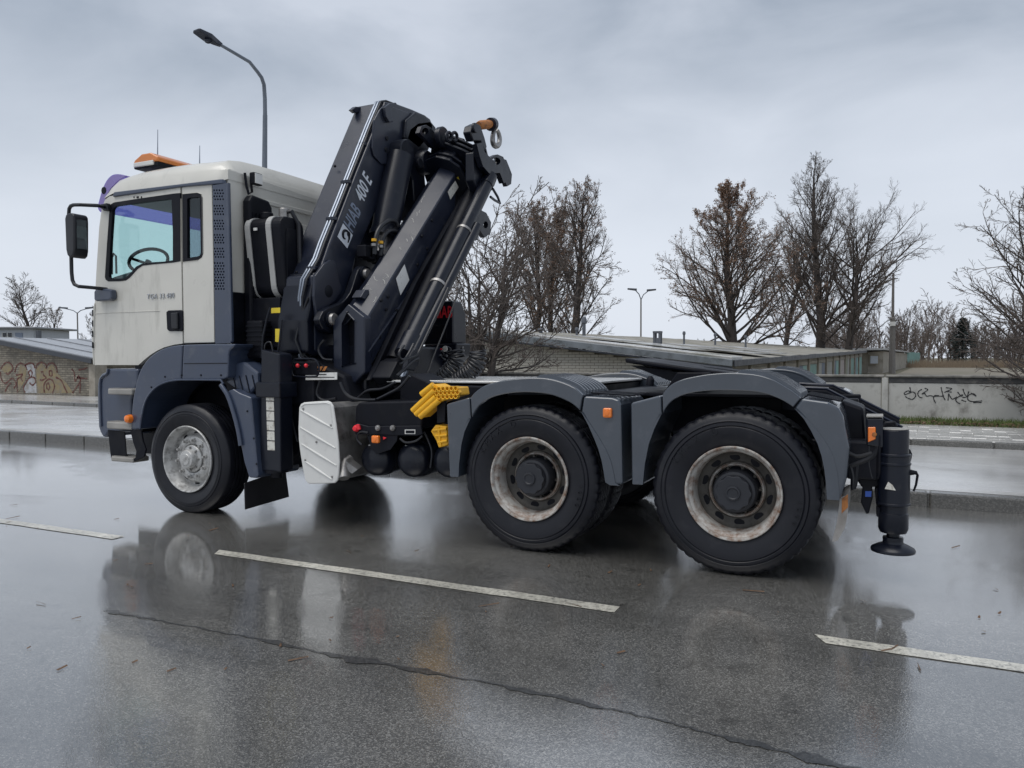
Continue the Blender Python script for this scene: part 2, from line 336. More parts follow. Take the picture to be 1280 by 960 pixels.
M['line'] = wet_mat('wet_road_paint', (.50, .48, .41), (.66, .64, .56), 300, film=(.5, .7), rough_wet=.05, rough_dry=.18, bump=.3, coat=.7, wear=True)
M['patch'] = wet_mat('tar_seam', (.012, .012, .012), (.05, .05, .048), 300, film=(.5, .7), rough_wet=.04, rough_dry=.15, bump=.4, coat=.8)
M['ground'] = mat('ground_soil', (.115, .10, .07), .9, var=.3, vscale=.3, dirt=(.09, .10, .045), damt=.5, dscale=.25)
M['dirtroad'] = mat('gravel_yard', (.17, .15, .115), .8, var=.2, vscale=.6, dirt=(.11, .11, .06), damt=.35, dscale=.2)
M['reed'] = mat('dry_reed', (.20, .155, .11), .9, var=.2, vscale=2)
M['grass'] = mat('verge_grass', (.085, .115, .028), .7, var=.35, vscale=3)
M['leaf'] = mat('fallen_leaf', (.10, .055, .028), .7, var=.4, vscale=30)
M['cwall'] = mat('wall_concrete', (.44, .435, .41), .8, var=.14, vscale=1.5, dirt=(.15, .14, .125), damt=.34, dscale=3.2, dst=(1, 1, .8), bump=.2, bscale=40)
M['cwalltop'] = mat('wall_coping', (.23, .22, .20), .7, var=.2, vscale=2, dirt=(.07, .07, .065), damt=.5, dscale=3)
M['cwallband'] = mat('wall_dark_band', (.060, .060, .062), .8, var=.3, vscale=2, dirt=(.16, .155, .14), damt=.3, dscale=5)  # near-black colour for the band below the coping
M['spray'] = mat('black_spray', (.02, .02, .022), .6, var=.1)
M['sprayred'] = mat('red_spray', (.105, .034, .028), .8, var=.2, dirt=(.19, .14, .11), damt=.42, dscale=6)
M['sprayyel'] = mat('ochre_spray', (.25, .20, .11), .85, var=.15, dirt=(.20, .175, .14), damt=.6, dscale=5)
M['spraywht'] = mat('pale_spray', (.38, .385, .40), .85, var=.15, dirt=(.22, .2, .17), damt=.5, dscale=5)
M['brickold'] = brick_mat('old_brick', (.33, .295, .235), (.21, .185, .145), (.09, .08, .065), 1)
M['brickwhite'] = mat('silicate_brick', (.50, .475, .42), .85, var=.14, vscale=1.3, dirt=(.25, .22, .18), damt=.3, dscale=2.0, bump=.2, bscale=60)
M['mortar'] = mat('mortar', (.17, .155, .13), .9, var=.15, vscale=4)
M['roof'] = mat('roof_felt', (.36, .36, .355), .42, var=.2, vscale=.8, dirt=(.10, .105, .06), damt=.35, dscale=.5, coat=.3)
M['roofmoss'] = mat('roof_moss', (.25, .24, .21), .7, var=.3, vscale=1.2, dirt=(.15, .13, .08), damt=.4, dscale=.8)
M['roofl'] = mat('left_roof_felt', (.22, .23, .25), .34, var=.2, vscale=1.0, dirt=(.06, .065, .07), damt=.3, dscale=1, coat=.3)
M['fascia'] = mat('roof_fascia', (.17, .19, .21), .5, var=.2, vscale=2, dirt=(.06, .07, .07), damt=.4, dscale=3)
M['fasciad'] = mat('dark_fascia', (.035, .04, .05), .5, var=.2)
M['plaster'] = mat('garage_plaster', (.33, .30, .25), .85, var=.2, vscale=1, dirt=(.16, .14, .11), damt=.35, dscale=1.5)
M['gdoor'] = [mat('garage_door_paint', c, .6, var=.15, vscale=1.5, dirt=(.12, .09, .06), damt=.25, dscale=2) for c in ((.36, .31, .29), (.10, .13, .18), (.17, .19, .12), (.16, .30, .26), (.30, .30, .27), (.26, .23, .17), (.20, .36, .32))]
M['pale'] = mat('pale_render', (.48, .51, .55), .7, var=.06)
M['pane'] = mat('dark_pane', (.03, .035, .045), .12, var=.05)
M['pole'] = mat('galvanised_pole', (.16, .18, .21), .45, metal=.5, var=.1)
M['cpole'] = mat('concrete_pole', (.17, .16, .15), .8, var=.15)
M['barkd'] = mat('bark_dark', (.062, .053, .049), .85, var=.25, vscale=2)
M['barkm'] = mat('bark_mid', (.060, .050, .044), .85, var=.25, vscale=2)
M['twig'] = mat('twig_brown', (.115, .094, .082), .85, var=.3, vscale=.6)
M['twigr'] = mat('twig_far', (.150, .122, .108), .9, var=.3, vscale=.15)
M['dryleaf'] = mat('dry_leaf', (.22, .135, .09), .75, var=.4, vscale=1.2)
M['dryleaf2'] = mat('dry_leaf_pale', (.19, .115, .07), .75, var=.4, vscale=1.2)
M['conifer'] = mat('conifer_needles', (.018, .030, .028), .8, var=.3, vscale=1)
M['vent'] = mat('vent_metal', (.10, .11, .13), .6, var=.2)

# ================================================================== SETTING
g = MB(); g.add([(-1500, -1500, -.02), (1500, -1500, -.02), (1500, 1500, -.02), (-1500, 1500, -.02)], [(0, 1, 2, 3)]); struct('ground', g, M['ground'])
def kerb1(x): return 3.05 - .018*(x-4)            # front face of the first kerb
def kerb2(x): return 7.36 - .062*(x-6)            # front face of the second kerb
def verge(x): return 10.15 - .055*(x-7)           # sidewalk's far edge
XS = [-140, -40, 5, 60, 140]
def strip(fa, fb, z): 
    b = MB(); k = len(XS)
    b.add([(x, fa(x), z) for x in XS] + [(x, fb(x), z) for x in XS], [(i, i+1, i+1+k, i+k) for i in range(k-1)]); return b
struct('road', strip(lambda x: -60, lambda x: kerb1(x)+.02, 0.0), M['asphalt'])
struct('service_road', strip(lambda x: kerb1(x)+.16, lambda x: kerb2(x)+.02, .125), M['concrete_wet'])
walk = struct('pavement', strip(lambda x: kerb2(x)+.13, lambda x: verge(x)+.02, .200), M['concrete_wet'])
# kerb stones, each a piece of its own
def kerb(name, fn, z0, z1, wd, x0, x1, ln):
    b = MB(); b.extr([(x0-60, fn(x0-60)+.03, z0-.3), (x1+60, fn(x1+60)+.03, z0-.3), (x1+60, fn(x1+60)+.03, z1-.012), (x0-60, fn(x0-60)+.03, z1-.012)], (0, wd-.04, 0))
    root = struct(name, b, M['kerb'])
    s = MB(); s.box(0, ln-.012, 0, wd, z0-.05, z1)
    me = None; x = x0
    while x < x1:
        if me is None:
            o = obj('kerb_stone', s, M['kerb'], None, .018, 2); me = o.data
        else:
            o = bpy.data.objects.new('kerb_stone', me); COL.objects.link(o)
            b_ = o.modifiers.new('bevel', 'BEVEL'); b_.width = .018; b_.segments = 2; b_.limit_method = 'ANGLE'
        sl = (fn(x+1)-fn(x)); o.location = (x, fn(x)+random.uniform(-.004, .004), random.uniform(-.004, .004)); o.rotation_euler.z = math.atan(sl); o.parent = root
        x += ln
random.seed(3)
kerb('kerb', kerb1, 0.0, .14, .15, -32, 20, 1.0)
kerb('pavement_kerb', kerb2, .125, .215, .12, -40, 22, 1.0)
# white edge strip behind the kerb (wet concrete gutter)
struct('gutter_strip', strip(lambda x: kerb1(x)+.22, lambda x: kerb1(x)+.42, .129), M['slab'])
# paving slabs near enough to tell apart
s = MB(); s.box(0, .297, 0, .417, .19, .210); slab_me = None
for ix in range(40):
    for iy in range(6):
        x = 2.9+ix*.3+(.15 if iy % 2 else 0); fy = lambda xx: kerb2(xx)+.15
        if slab_me is None: o = obj('paving_slab', s, M['slab'], None, .008, 1); slab_me = o.data
        else:
            o = bpy.data.objects.new('paving_slab', slab_me); COL.objects.link(o)
            b_ = o.modifiers.new('bevel', 'BEVEL'); b_.width = .006; b_.segments = 1
        o.location = (x+.062*iy*.42, fy(x)+iy*.42, random.uniform(-.004, .005)); o.rotation_euler.z = -.062; o.parent = walk
# painted lane dashes
def dash(x0, x1):
    b = MB(); y = -.94; n = 24; random.seed(int(x0*10)+50)
    top = [(x0+(x1-x0)*i/n, y+.052+random.uniform(-.004, .004), .004) for i in range(n+1)]
    bot = [(x0+(x1-x0)*i/n+(.06 if i in (0,) else 0), y-.052+random.uniform(-.004, .004), .004) for i in range(n+1)]
    b.add(bot+top, [(i, i+1, n+2+i, n+1+i) for i in range(n)]); return struct('road_marking', b, M['line'])
for a in range(-4, 4): dash(1.30+a*4.0, 4.30+a*4.0)
# dark tar seam in the asphalt
b = MB(); random.seed(8); pts = []
pp = [AZ(130, 763), AZ(200, 776), AZ(300, 795), AZ(430, 822), AZ(560, 845), AZ(700, 872), AZ(830, 903), AZ(960, 935), AZ(1060, 960), AZ(1200, 1000)]
ctl = []
for i in range(len(pp)-1):
    for k in range(12): ctl.append(pp[i].lerp(pp[i+1], k/12))
vs = []; 
for i, p in enumerate(ctl):
    q = max(0, math.sin(i*.23+1.3*math.sin(i*.11))*.6+.4*math.sin(i*.71+.4)); wd = .005+.040*q*random.uniform(.25, 1.1); p = V((p.x+random.uniform(-.006, .006), p.y+random.uniform(-.010, .010), 0))
    vs += [(p.x, p.y-wd, .003), (p.x+.01, p.y+wd*random.uniform(.6, 1.2), .003)]
b.add(vs, [(2*i, 2*i+2, 2*i+3, 2*i+1) for i in range(len(ctl)-1)]); struct('tar_seam', b, M['patch'])
# twigs, leaves and crumbs lying on the wet road
b = MB(); random.seed(12)
for i in range(60):
    px, py = (random.uniform(0, 1280), random.uniform(585, 860)); p = AZ(px, py); a = random.uniform(0, PI); l = random.uniform(.008, .05) if random.random() < .7 else random.uniform(.05, .13); h = random.uniform(.003, .008)
    d = V((math.cos(a), math.sin(a), 0))*l*.5; e = V((-math.sin(a), math.cos(a), 0))*h
    b.add([p-d-e+V((0, 0, .005)), p+d-e*.5+V((0, 0, .008)), p+d+e*.6+V((0, 0, .012)), p-d+e+V((0, 0, .006))], [(0, 1, 2, 3)])
tag(obj('road_litter', b, M['leaf']), 'small dead leaves and twigs scattered on the wet road', 'litter', kind='stuff')
# grass verge with leaves
b = MB(); random.seed(5); vs = []; fs = []
for i in range(16000):
    x = random.uniform(3.5, 16); y = verge(x)+random.uniform(.0, 1.25); h = random.uniform(.03, .11); a = random.uniform(0, 2*PI); wv = .006
    k = len(vs); lx, ly = random.uniform(-.04, .04), random.uniform(-.04, .04)
    vs += [(x-wv*math.cos(a), y-wv*math.sin(a), .20), (x+wv*math.cos(a), y+wv*math.sin(a), .20), (x+lx, y+ly, .20+h)]; fs.append((k, k+1, k+2))
b.v = vs; b.f = fs; b.sm = [False]*len(fs); tag(obj('grass_verge', b, M['grass']), 'strip of short green grass along the foot of the concrete wall', 'grass', kind='stuff')
b = MB()
for i in range(2500):
    x = random.uniform(5, 16); y = verge(x)+random.gauss(.12, .14); z = random.uniform(.203, .26); r = random.uniform(.015, .035); a = random.uniform(0, 2*PI)
    d = V((math.cos(a), math.sin(a), random.uniform(-.5, .5)))*r; e = V((-math.sin(a), math.cos(a), random.uniform(-.5, .5)))*r*.6
    if y > verge(x)-.12: p = V((x, y, z)); b.add([p-d, p+e, p+d, p-e], [(0, 1, 2, 3)])
tag(obj('leaf_litter', b, M['leaf']), 'brown fallen leaves lying on the verge by the pavement', 'leaves', kind='stuff')
struct('verge_soil', strip(lambda x: verge(x)+.0, lambda x: verge(x)+40, .196) if False else strip(lambda x: verge(x), lambda x: verge(x)+1.5, .197), M['ground'])

# ------------------------------------------------------------------ concrete wall with graffiti
WY = lambda x: verge(x)+1.28
wall = thing('concrete_wall', 'low grey concrete panel wall with black scribbled graffiti behind the truck', 'wall', (6, WY(6), .2))
WZ0, WZ1 = .15, 1.02
def wp(x, z, d=0): return V((x, WY(x)-d, z))
edges = [AY(480, 500, 11.6).x, AY(700, 500, 11.6).x, AY(870, 500, 11.6).x, AY(1106, 500, 11.5).x]
step_ = edges[3]-edges[2]; xx = edges[3]; ed = list(edges)
for i in range(4): xx += step_*1.15; ed.append(xx)
for i in range(len(ed)-1):
    a, c = ed[i]+.06, ed[i+1]-.06
    obj('panel', MB().extr([wp(a, WZ0), wp(c, WZ0), wp(c, WZ1-.13), wp(a, WZ1-.13)], (0, .09, 0)), M['cwall'], wall, .01, 1)
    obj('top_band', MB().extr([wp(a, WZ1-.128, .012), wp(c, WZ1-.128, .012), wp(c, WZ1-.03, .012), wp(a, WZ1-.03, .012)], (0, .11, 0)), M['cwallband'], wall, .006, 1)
    obj('coping', MB().extr([wp(a-.05, WZ1-.028, .05), wp(c+.05, WZ1-.028, .05), wp(c+.05, WZ1+.02, .05), wp(a-.05, WZ1+.02, .05)], (0, .20, 0)), M['cwalltop'], wall, .012, 1)
for x in ed:
    obj('post', MB().extr([wp(x-.055, WZ0, .045), wp(x+.055, WZ0, .045), wp(x+.055, WZ1-.032, .045), wp(x-.055, WZ1-.032, .045)], (0, .16, 0)), M['cwall'], wall, .01, 1)
def ribbon(mb, pts, wd, off=.006, wobble=0.0):
    pts = [V(p) for p in pts]; n = len(pts); vs = []
    for i, p in enumerate(pts):
        t = (pts[min(i+1, n-1)]-pts[max(i-1, 0)]); t.y = 0; t = t.normalized() if t.length else V((1, 0, 0)); q = V((-t.z, 0, t.x))
        k = wd*.5*(1+wobble*math.sin(i*1.7))
        vs += [p-q*k, p+q*k]
    mb.add(vs, [(2*i, 2*i+2, 2*i+3, 2*i+1) for i in range(n-1)])
def smooth(pts, k=5):
    out_ = []; n = len(pts)
    for i in range(n-1):
        p0, p1, p2, p3 = [V((*pts[max(0, min(n-1, j))], 0)) for j in (i-1, i, i+1, i+2)]
        for s_ in range(k):
            t = s_/k; out_.append(.5*((2*p1)+(p2-p0)*t+(2*p0-5*p1+4*p2-p3)*t*t+(3*p1-3*p2+p3-p0)*t**3))
    out_.append(V((*pts[-1], 0))); return [(p.x, p.y) for p in out_]
# scribble, read off the photograph (crop units: x 1110+u/7.53, y 470+v/7.53)
SCR = [[(205, 105), (215, 150), (190, 140), (155, 160), (165, 175), (235, 150), (262, 185), (230, 220), (180, 205), (165, 190)],
       [(320, 125), (290, 145), (282, 175), (300, 200), (325, 205)], [(345, 115), (375, 130), (320, 170), (345, 165), (365, 190), (400, 185), (430, 195)],
       [(430, 190), (520, 190)], [(480, 185), (440, 185), (430, 215), (450, 255)], [(500, 105), (510, 150), (525, 200), (540, 228)],
       [(545, 110), (600, 120), (530, 155)], [(555, 145), (600, 152)], [(572, 165), (565, 230)], [(570, 165), (590, 200), (610, 218), (650, 195)],
       [(655, 150), (690, 190), (700, 175), (640, 215), (650, 245), (680, 262)], [(705, 120), (720, 165), (735, 185)], [(760, 145), (740, 195), (700, 200)],
       [(690, 225), (735, 240)], [(780, 160), (830, 190), (800, 165), (755, 185), (755, 225), (800, 240), (885, 232)], [(800, 250), (880, 248)]]
gm = MB()
for st in SCR:
    pts = []
    for u, v in smooth(st): 
        p = AY(1110+u/7.53, 470+v/7.53, WY(7)-.006); pts.append(V((p.x, WY(p.x)-.006, p.z)))
    ribbon(gm, pts, .017, wobble=.25)
tag(obj('graffiti', gm, M['spray'], wall), 'black scribbled spray-paint lettering')

# ------------------------------------------------------------------ left garage, brick end wall with graffiti
LGY = 11.55
lg = thing('brick_garage', 'old brick garage with red bubble-letter graffiti and sloping dark roof at the left', 'garage', AY(60, 493, LGY))
def lp(px, py, d=0.0): p = AY(px, py, LGY); return V((p.x, p.y-d, p.z))
a0, a1 = lp(-2, 428.5), lp(112, 450.5)
obj('wall', MB().extr([V((a0.x, LGY, .1)), V((a1.x, LGY, .1)), a1, a0], (0, 11, 0)), M['brickold'], lg)
obj('pilaster', MB().box(a1.x+.002, a1.x+.30, LGY-.05, LGY+.4, .1, a1.z-.12), M['plaster'], lg, .01, 1)
e0, e1 = lp(-4, 425), lp(124, 450.5)
rfv = (0, 11.3, 0)
obj('roof', MB().extr([V((e0.x, LGY-.25, e0.z+.02)), V((e1.x, LGY-.25, e1.z+.02)), V((e1.x, LGY-.25, e1.z+.10)), V((e0.x, LGY-.25, e0.z+.10))], rfv), M['roofl'], lg, .02, 1)
obj('fascia', MB().extr([V((e0.x, LGY-.29, e0.z-.10)), V((e1.x, LGY-.29, e1.z-.10)), V((e1.x, LGY-.29, e1.z+.06)), V((e0.x, LGY-.29, e0.z+.06))], (0, .036, 0)), M['fasciad'], lg, .01, 1)
for k in range(9):
    yy = LGY+.6+k*1.2
    obj('roof_seam', MB().extr([V((e0.x, yy, e0.z+.101)), V((e1.x, yy, e1.z+.101)), V((e1.x, yy, e1.z+.125)), V((e0.x, yy, e0.z+.125))], (0, .05, 0)), M['roofl'], lg)
GR = [  # crop units 0..1143 x 0..960 over px 0..125, py 400..505
    [(10, 560), (50, 500), (100, 485), (140, 520), (145, 570), (90, 620), (70, 600)], [(5, 590), (20, 680), (65, 725), (140, 665), (185, 730), (160, 780)], [(60, 820), (100, 740), (130, 725)],
    [(170, 600), (190, 530), (235, 495), (290, 520), (310, 570)], [(205, 830), (195, 760), (200, 680), (240, 650), (260, 620), (185, 630)], [(240, 660), (260, 700)],
    [(290, 520), (330, 495), (380, 500), (400, 550)], [(345, 640), (330, 600), (350, 575), (370, 600), (360, 650)], [(290, 830), (270, 780), (300, 710), (350, 655), (400, 665), (405, 715), (370, 745), (340, 715)],
    [(415, 560), (425, 510), (475, 485), (525, 510), (530, 560)], [(470, 600), (490, 590), (500, 630), (530, 660), (480, 690), (460, 680)], [(530, 540), (560, 500), (610, 495), (645, 540), (655, 600)],
    [(570, 640), (565, 590), (590, 580), (598, 630), (580, 645)], [(510, 830), (505, 740), (550, 680), (600, 690), (625, 760), (600, 840)], [(540, 790), (535, 740), (555, 720), (570, 770), (550, 800)],
    [(640, 655), (700, 690), (740, 770), (770, 835)], [(820, 560), (850, 600), (860, 700), (900, 640), (920, 700), (860, 790), (830, 835)], [(880, 660), (1000, 670)], [(920, 720), (915, 835)], [(900, 570), (960, 560), (1000, 545)]]
def gpt(u, v, d): return lp(u/9.144, 400+v/9.144, d)
for nm, mt_, polys in (('ochre_fill', 'sprayyel', [[(415, 560), (475, 490), (530, 560), (600, 500), (650, 600), (760, 720), (840, 835), (430, 835), (420, 700)], [(10, 560), (100, 490), (140, 560), (70, 620)], [(200, 640), (235, 500), (300, 560), (290, 680), (215, 820)]]),
                       ('pale_fill', 'spraywht', [[(300, 520), (380, 500), (400, 560), (410, 700), (425, 835), (290, 835), (275, 780), (345, 650)]])):
    q = MB()
    for pl in polys: q.extr([gpt(u, v, .004) for u, v in pl], (0, .003, 0))
    obj(nm, q, M[mt_], lg)
q = MB()
for st in GR: ribbon(q, [gpt(u, v, .009) for u, v in smooth(st, 4)], .055, wobble=.3)
obj('graffiti_outline', q, M['sprayred'], lg)

# ------------------------------------------------------------------ middle garage block (white brick end wall, row of doors)
MGY = 19.0
mg = thing('garage_block', 'long flat garage block with white brick end wall and mossy felt roof behind the truck', 'garage', AY(760, 470, MGY))
RL, RR = AY(560, 415.5, MGY), AY(905, 456, MGY)           # rake line ends
FAR = V((4.2, 66.0, 0)); fe_near, fe_far = RR.z+.03, 1.86
def rakez(x): return RL.z+(RR.z-RL.z)*(x-RL.x)/(RR.x-RL.x)
# core (mortar coloured), bricks laid on it
BD = (FAR-V((RR.x, MGY, 0)))                              # direction of the row
core = MB()
core.extr([V((RL.x+.05, MGY+.02, -.5)), V((RR.x, MGY+.02, -.5)), V((RR.x, MGY+.02, RR.z-.05)), V((RL.x+.05, MGY+.02, RL.z-.05))], (0, .2, 0))
obj('end_wall', core, M['mortar'], mg)
br = MB(); br.box(0, .248, 0, .03, 0, .078); bme = None; cnt = 0; rest = MB()
row = 0; z = .78
while z < RL.z:
    x = RL.x+.06+(.13 if row % 2 else 0)
    while x < RR.x-.26:
        if z+.085 < rakez(x+.25)-.06 and x > AY(586, 450, MGY).x:
            px = None; cnt += 1
            if bme is None: o = obj('brick', br, M['brickwhite'], None, .004, 1); bme = o.data
            else:
                o = bpy.data.objects.new('brick', bme); COL.objects.link(o)
            o.parent = mg; o.location = V((x, MGY-.008+random.uniform(-.003, .003), z))-wloc(mg)
        x += .262
    z += .091; row += 1
# long facade with pilasters and doors
d0 = V((RR.x, MGY+.03, 0)); BL = (FAR-d0).length; bd = (FAR-d0).normalized(); bn = V((bd.y, -bd.x, 0))
def fp(s_, z_, o_=0.0): return d0+bd*s_+bn*o_+V((0, 0, z_))
def ez(s_): return fe_near+(fe_far-fe_near)*s_/BL
obj('facade', MB().extr([fp(0, -.6), fp(BL, -.6), fp(BL, ez(BL)-.05), fp(0, ez(0)-.05)], bn*-.25), M['plaster'], mg)
nd = 14; random.seed(21)
for i in range(nd):
    s0 = BL*i/nd+.45; s1 = BL*(i+1)/nd-.45; c_ = random.choice(M['gdoor']); c2 = random.choice(M['gdoor'])
    zt = ez((s0+s1)/2)-.42
    dr = obj('garage_door', MB().extr([fp(s0, -.55, .05), fp((s0+s1)/2-.02, -.55, .05), fp((s0+s1)/2-.02, zt, .05), fp(s0, zt, .05)], bn*-.045), c_, mg, .01, 1)
    obj('garage_door', MB().extr([fp((s0+s1)/2+.02, -.55, .05), fp(s1, -.55, .05), fp(s1, zt, .05), fp((s0+s1)/2+.02, zt, .05)], bn*-.045), c_ if i % 2 else c2, mg, .01, 1)
    obj('pilaster', MB().extr([fp(s0-.40, -.55, .10), fp(s0-.12, -.55, .10), fp(s0-.12, ez(s0)-.08, .10), fp(s0-.40, ez(s0)-.08, .10)], bn*-.098), M['plaster'], mg, .01, 1)
    obj('lintel', MB().extr([fp(s0-.1, zt+.03, .08), fp(s1+.03, zt+.03, .08), fp(s1+.03, zt+.20, .08), fp(s0-.1, zt+.20, .08)], bn*-.078), M['plaster'], mg, .01, 1)
# roof: near strip of felt, then mossy expanse; uneven edges
rb = MB(); bw = RR.x-RL.x; nS = 14
def rp(s_, t_, dz=0.0):   # s along row, t across (0 = high side, 1 = eave)
    e = d0+bd*s_+bn*.35; h = V((RL.x-.1, MGY, 0))+V((bd.x, bd.y, 0))*s_*1.0
    p = h.lerp(e, t_); zz = (RL.z+.10+(s_/BL)*.25)*(1-t_)+(ez(s_)+.02)*t_
    return V((p.x, p.y, zz+dz))
random.seed(4)
NS, NT = 30, 8
vs = [rp(-.35+(BL+.5)*(i/NS)**1.6, j/NT, .10+random.uniform(-.03, .03)*(1 if 0 < i < NS else .2)) for i in range(NS+1) for j in range(NT+1)]
rb.add(vs, [(i*(NT+1)+j, i*(NT+1)+j+1, (i+1)*(NT+1)+j+1, (i+1)*(NT+1)+j) for i in range(NS) for j in range(NT)])
o = obj('roof', rb, M['roofmoss'], mg); so = o.modifiers.new('solid', 'SOLIDIFY'); so.thickness = .08; so.offset = -1
st1 = MB(); st1.add([rp(-.42, 0, .20), rp(-.42, 1, .20), rp(.9, 1, .19), rp(.9, 0, .19), rp(-.42, 0, .10), rp(-.42, 1, .10), rp(.9, 1, .02), rp(.9, 0, .02)], [(0, 1, 2, 3), (0, 4, 5, 1), (1, 5, 6, 2), (2, 6, 7, 3), (3, 7, 4, 0)])
obj('felt_edge', st1, M['roof'], mg, .02, 1)
fs1 = MB(); fs1.extr([rp(-.45, 0, -.10), rp(-.45, 1, -.10), rp(-.45, 1, .12), rp(-.45, 0, .12)], (0, .05, 0)); obj('fascia', fs1, M['fascia'], mg, .015, 1)
fs2 = MB(); fs2.extr([rp(-.43, 0, -.17), rp(-.43, 1, -.17), rp(-.43, 1, -.105), rp(-.43, 0, -.105)], (0, .05, 0)); obj('fascia', fs2, M['fasciad'], mg, .01, 1)
ev = MB(); ev.extr([rp(-.4, 1, -.10)+bn*.02, rp(BL, 1, -.10)+bn*.02, rp(BL, 1, .10)+bn*.02, rp(-.4, 1, .10)+bn*.02], bn*.05); obj('gutter_board', ev, M['fasciad'], mg, .01, 1)
# torn felt sheets on the roof
for i, (s_, t_) in enumerate([(2.5, .55), (4.2, .75), (6, .6), (8, .8), (11, .65), (3.2, .3)]):
    random.seed(i+70); q = [rp(s_+random.uniform(-.2, .2)+du, min(.99, t_+dt), .16+random.uniform(0, .05)) for du, dt in ((0, 0), (0, .22), (1.6, .26), (1.9, .06))]
    obj('loose_felt', MB().extr(q, (0, 0, .02)), M['roof'], mg)

# vents and chimneys standing on that roof
def vent(px, py0, py1, wpx, depth, cap, nm='roof_vent'):
    p = AD(px, py0, depth); k = depth/F_PX; h = (py0-py1)*k; r = wpx*k/2
    t = MB()
    if cap == 'hood':
        for dx in (-1, 1):
            for dy in (-1, 1): t.box(p.x+dx*r*.75-.04, p.x+dx*r*.75+.04, p.y+dy*r*.75-.04, p.y+dy*r*.75+.04, p.z-.5, p.z+h*.8)
        t.box(p.x-r*1.1, p.x+r*1.1, p.y-r*1.1, p.y+r*1.1, p.z+h*.8, p.z+h); t.box(p.x-r*.9, p.x+r*.9, p.y-r*.9, p.y+r*.9, p.z-.8, p.z+h*.35)
    else:
        t.cyl((p.x, p.y, p.z-.8), (p.x, p.y, p.z+h*.82), r*.62, 12); t.lathe([(0, h), (r*.7, h*.98), (r, h*.85), (r, h*.72), (r*.62, h*.68)], (p.x, p.y, p.z), 14, 'z')
    return obj(nm, t, M['vent'], None, origin=p)
for px, a, b_, wd, dp, cp, lb in [(730, 424, 396, 7, 34, 'c', 'tall grey vent pipe on the garage roof before the trees'), (721, 423, 409, 5, 34, 'c', 'short vent beside the tall grey pipe on the garage roof'),
                              (822, 427, 414, 9, 30, 'hood', 'small hooded chimney on the garage roof beside the twin lamp'), (855, 428, 414, 4, 36, 'c', 'thin roof vent left of the brown-leaved tree trunk'),
                              (894, 430, 416, 4, 38, 'c', 'thin roof vent just left of the thick tree trunk'), (932, 431, 419, 4, 38, 'c', 'thin roof vent just right of the thick tree trunk'),
                              (676, 421, 410, 8, 32, 'c', 'squat pale vent on the garage roof behind bare branches')]:
    tag(vent(px, a, b_, wd, dp, cp), lb, 'roof vent', 'vents on the garage roof')

# ------------------------------------------------------------------ far garages, yard, field, reeds, small house
fg = thing('far_garages', 'far row of small garages with teal end beyond the concrete wall', 'garage', AZ(1100, 466))
def far_box(name, px0, d0_, px1, d1_, ytop0, ytop1, mt_, th=2.5, z0=-.3):
    p, q = AD(px0, 447, d0_), AD(px1, 447, d1_); zt0 = AD(px0, ytop0, d0_).z; zt1 = AD(px1, ytop1, d1_).z
    dirv = (q-p); dirv.z = 0; dirv.normalize(); nrm = V((-dirv.y, dirv.x, 0))
    return obj(name, MB().extr([V((p.x, p.y, z0)), V((q.x, q.y, z0)), V((q.x, q.y, zt1)), V((p.x, p.y, zt0))], nrm*th), mt_, fg)
far_box('end_wall', 1085, 67.5, 1104, 67.8, 440, 439, M['plaster'], 4)
far_box('panel_frame', 1087, 67.2, 1099, 67.4, 443, 443, M['gdoor'][5], .2, z0=.75)
far_box('panel', 1088.5, 67.1, 1097.5, 67.3, 445, 445, M['pale'], .12, z0=.85)
far_box('facade', 1104, 68, 1134, 108, 439, 442, M['plaster'], 4)
far_box('teal_fence', 1134, 109, 1150, 118, 440, 441, M['gdoor'][6], .3)
for i in range(7):
    a = 1106+i*4.0; dd = 68+40*(a-1104)/30-.25; dd1 = 68+40*(a+2.3-1104)/30-.25
    far_box('garage_door', a, dd, a+2.3, dd1, 443.0, 443.3, M['gdoor'][(i*3) % 7], .12)
pq = MB(); P0, P1 = AD(1040, 438, 63), AD(1108, 437.5, 67); P2 = AD(1138, 441, 110); P3 = P0+(P2-P1)
pq.extr([P0, P1, P2, V((P3.x, P3.y, P2.z))], (0, 0, .16)); obj('roof', pq, M['roof'], fg)
yd = MB(); yd.extr([AZ(1115, 470, .01), AZ(1290, 476, .01), V((34, 68, .01)), V((16, 110, .01)), V((9.5, 110, .01))], (0, 0, -.015)); struct('gravel_yard', yd, M['dirtroad'])
# reed band at the edge of the yard
b = MB(); random.seed(31); vs = []; fs = []
for i in range(6000):
    p = AZ(random.uniform(1120, 1300), 447, 0) if False else V((random.uniform(6, 42), 0, 0)); p.y = random.uniform(112, 128); h = random.uniform(.3, 1.25); k = len(vs)
    vs += [(p.x-.05, p.y, -.02), (p.x+.05, p.y, -.02), (p.x+random.uniform(-.3, .3), p.y, h)]; fs.append((k, k+1, k+2))
b.v, b.f, b.sm = vs, fs, [False]*len(fs); tag(obj('reed_bed', b, M['reed']), 'band of dry tan reeds at the far edge of the yard', 'reeds', kind='stuff')
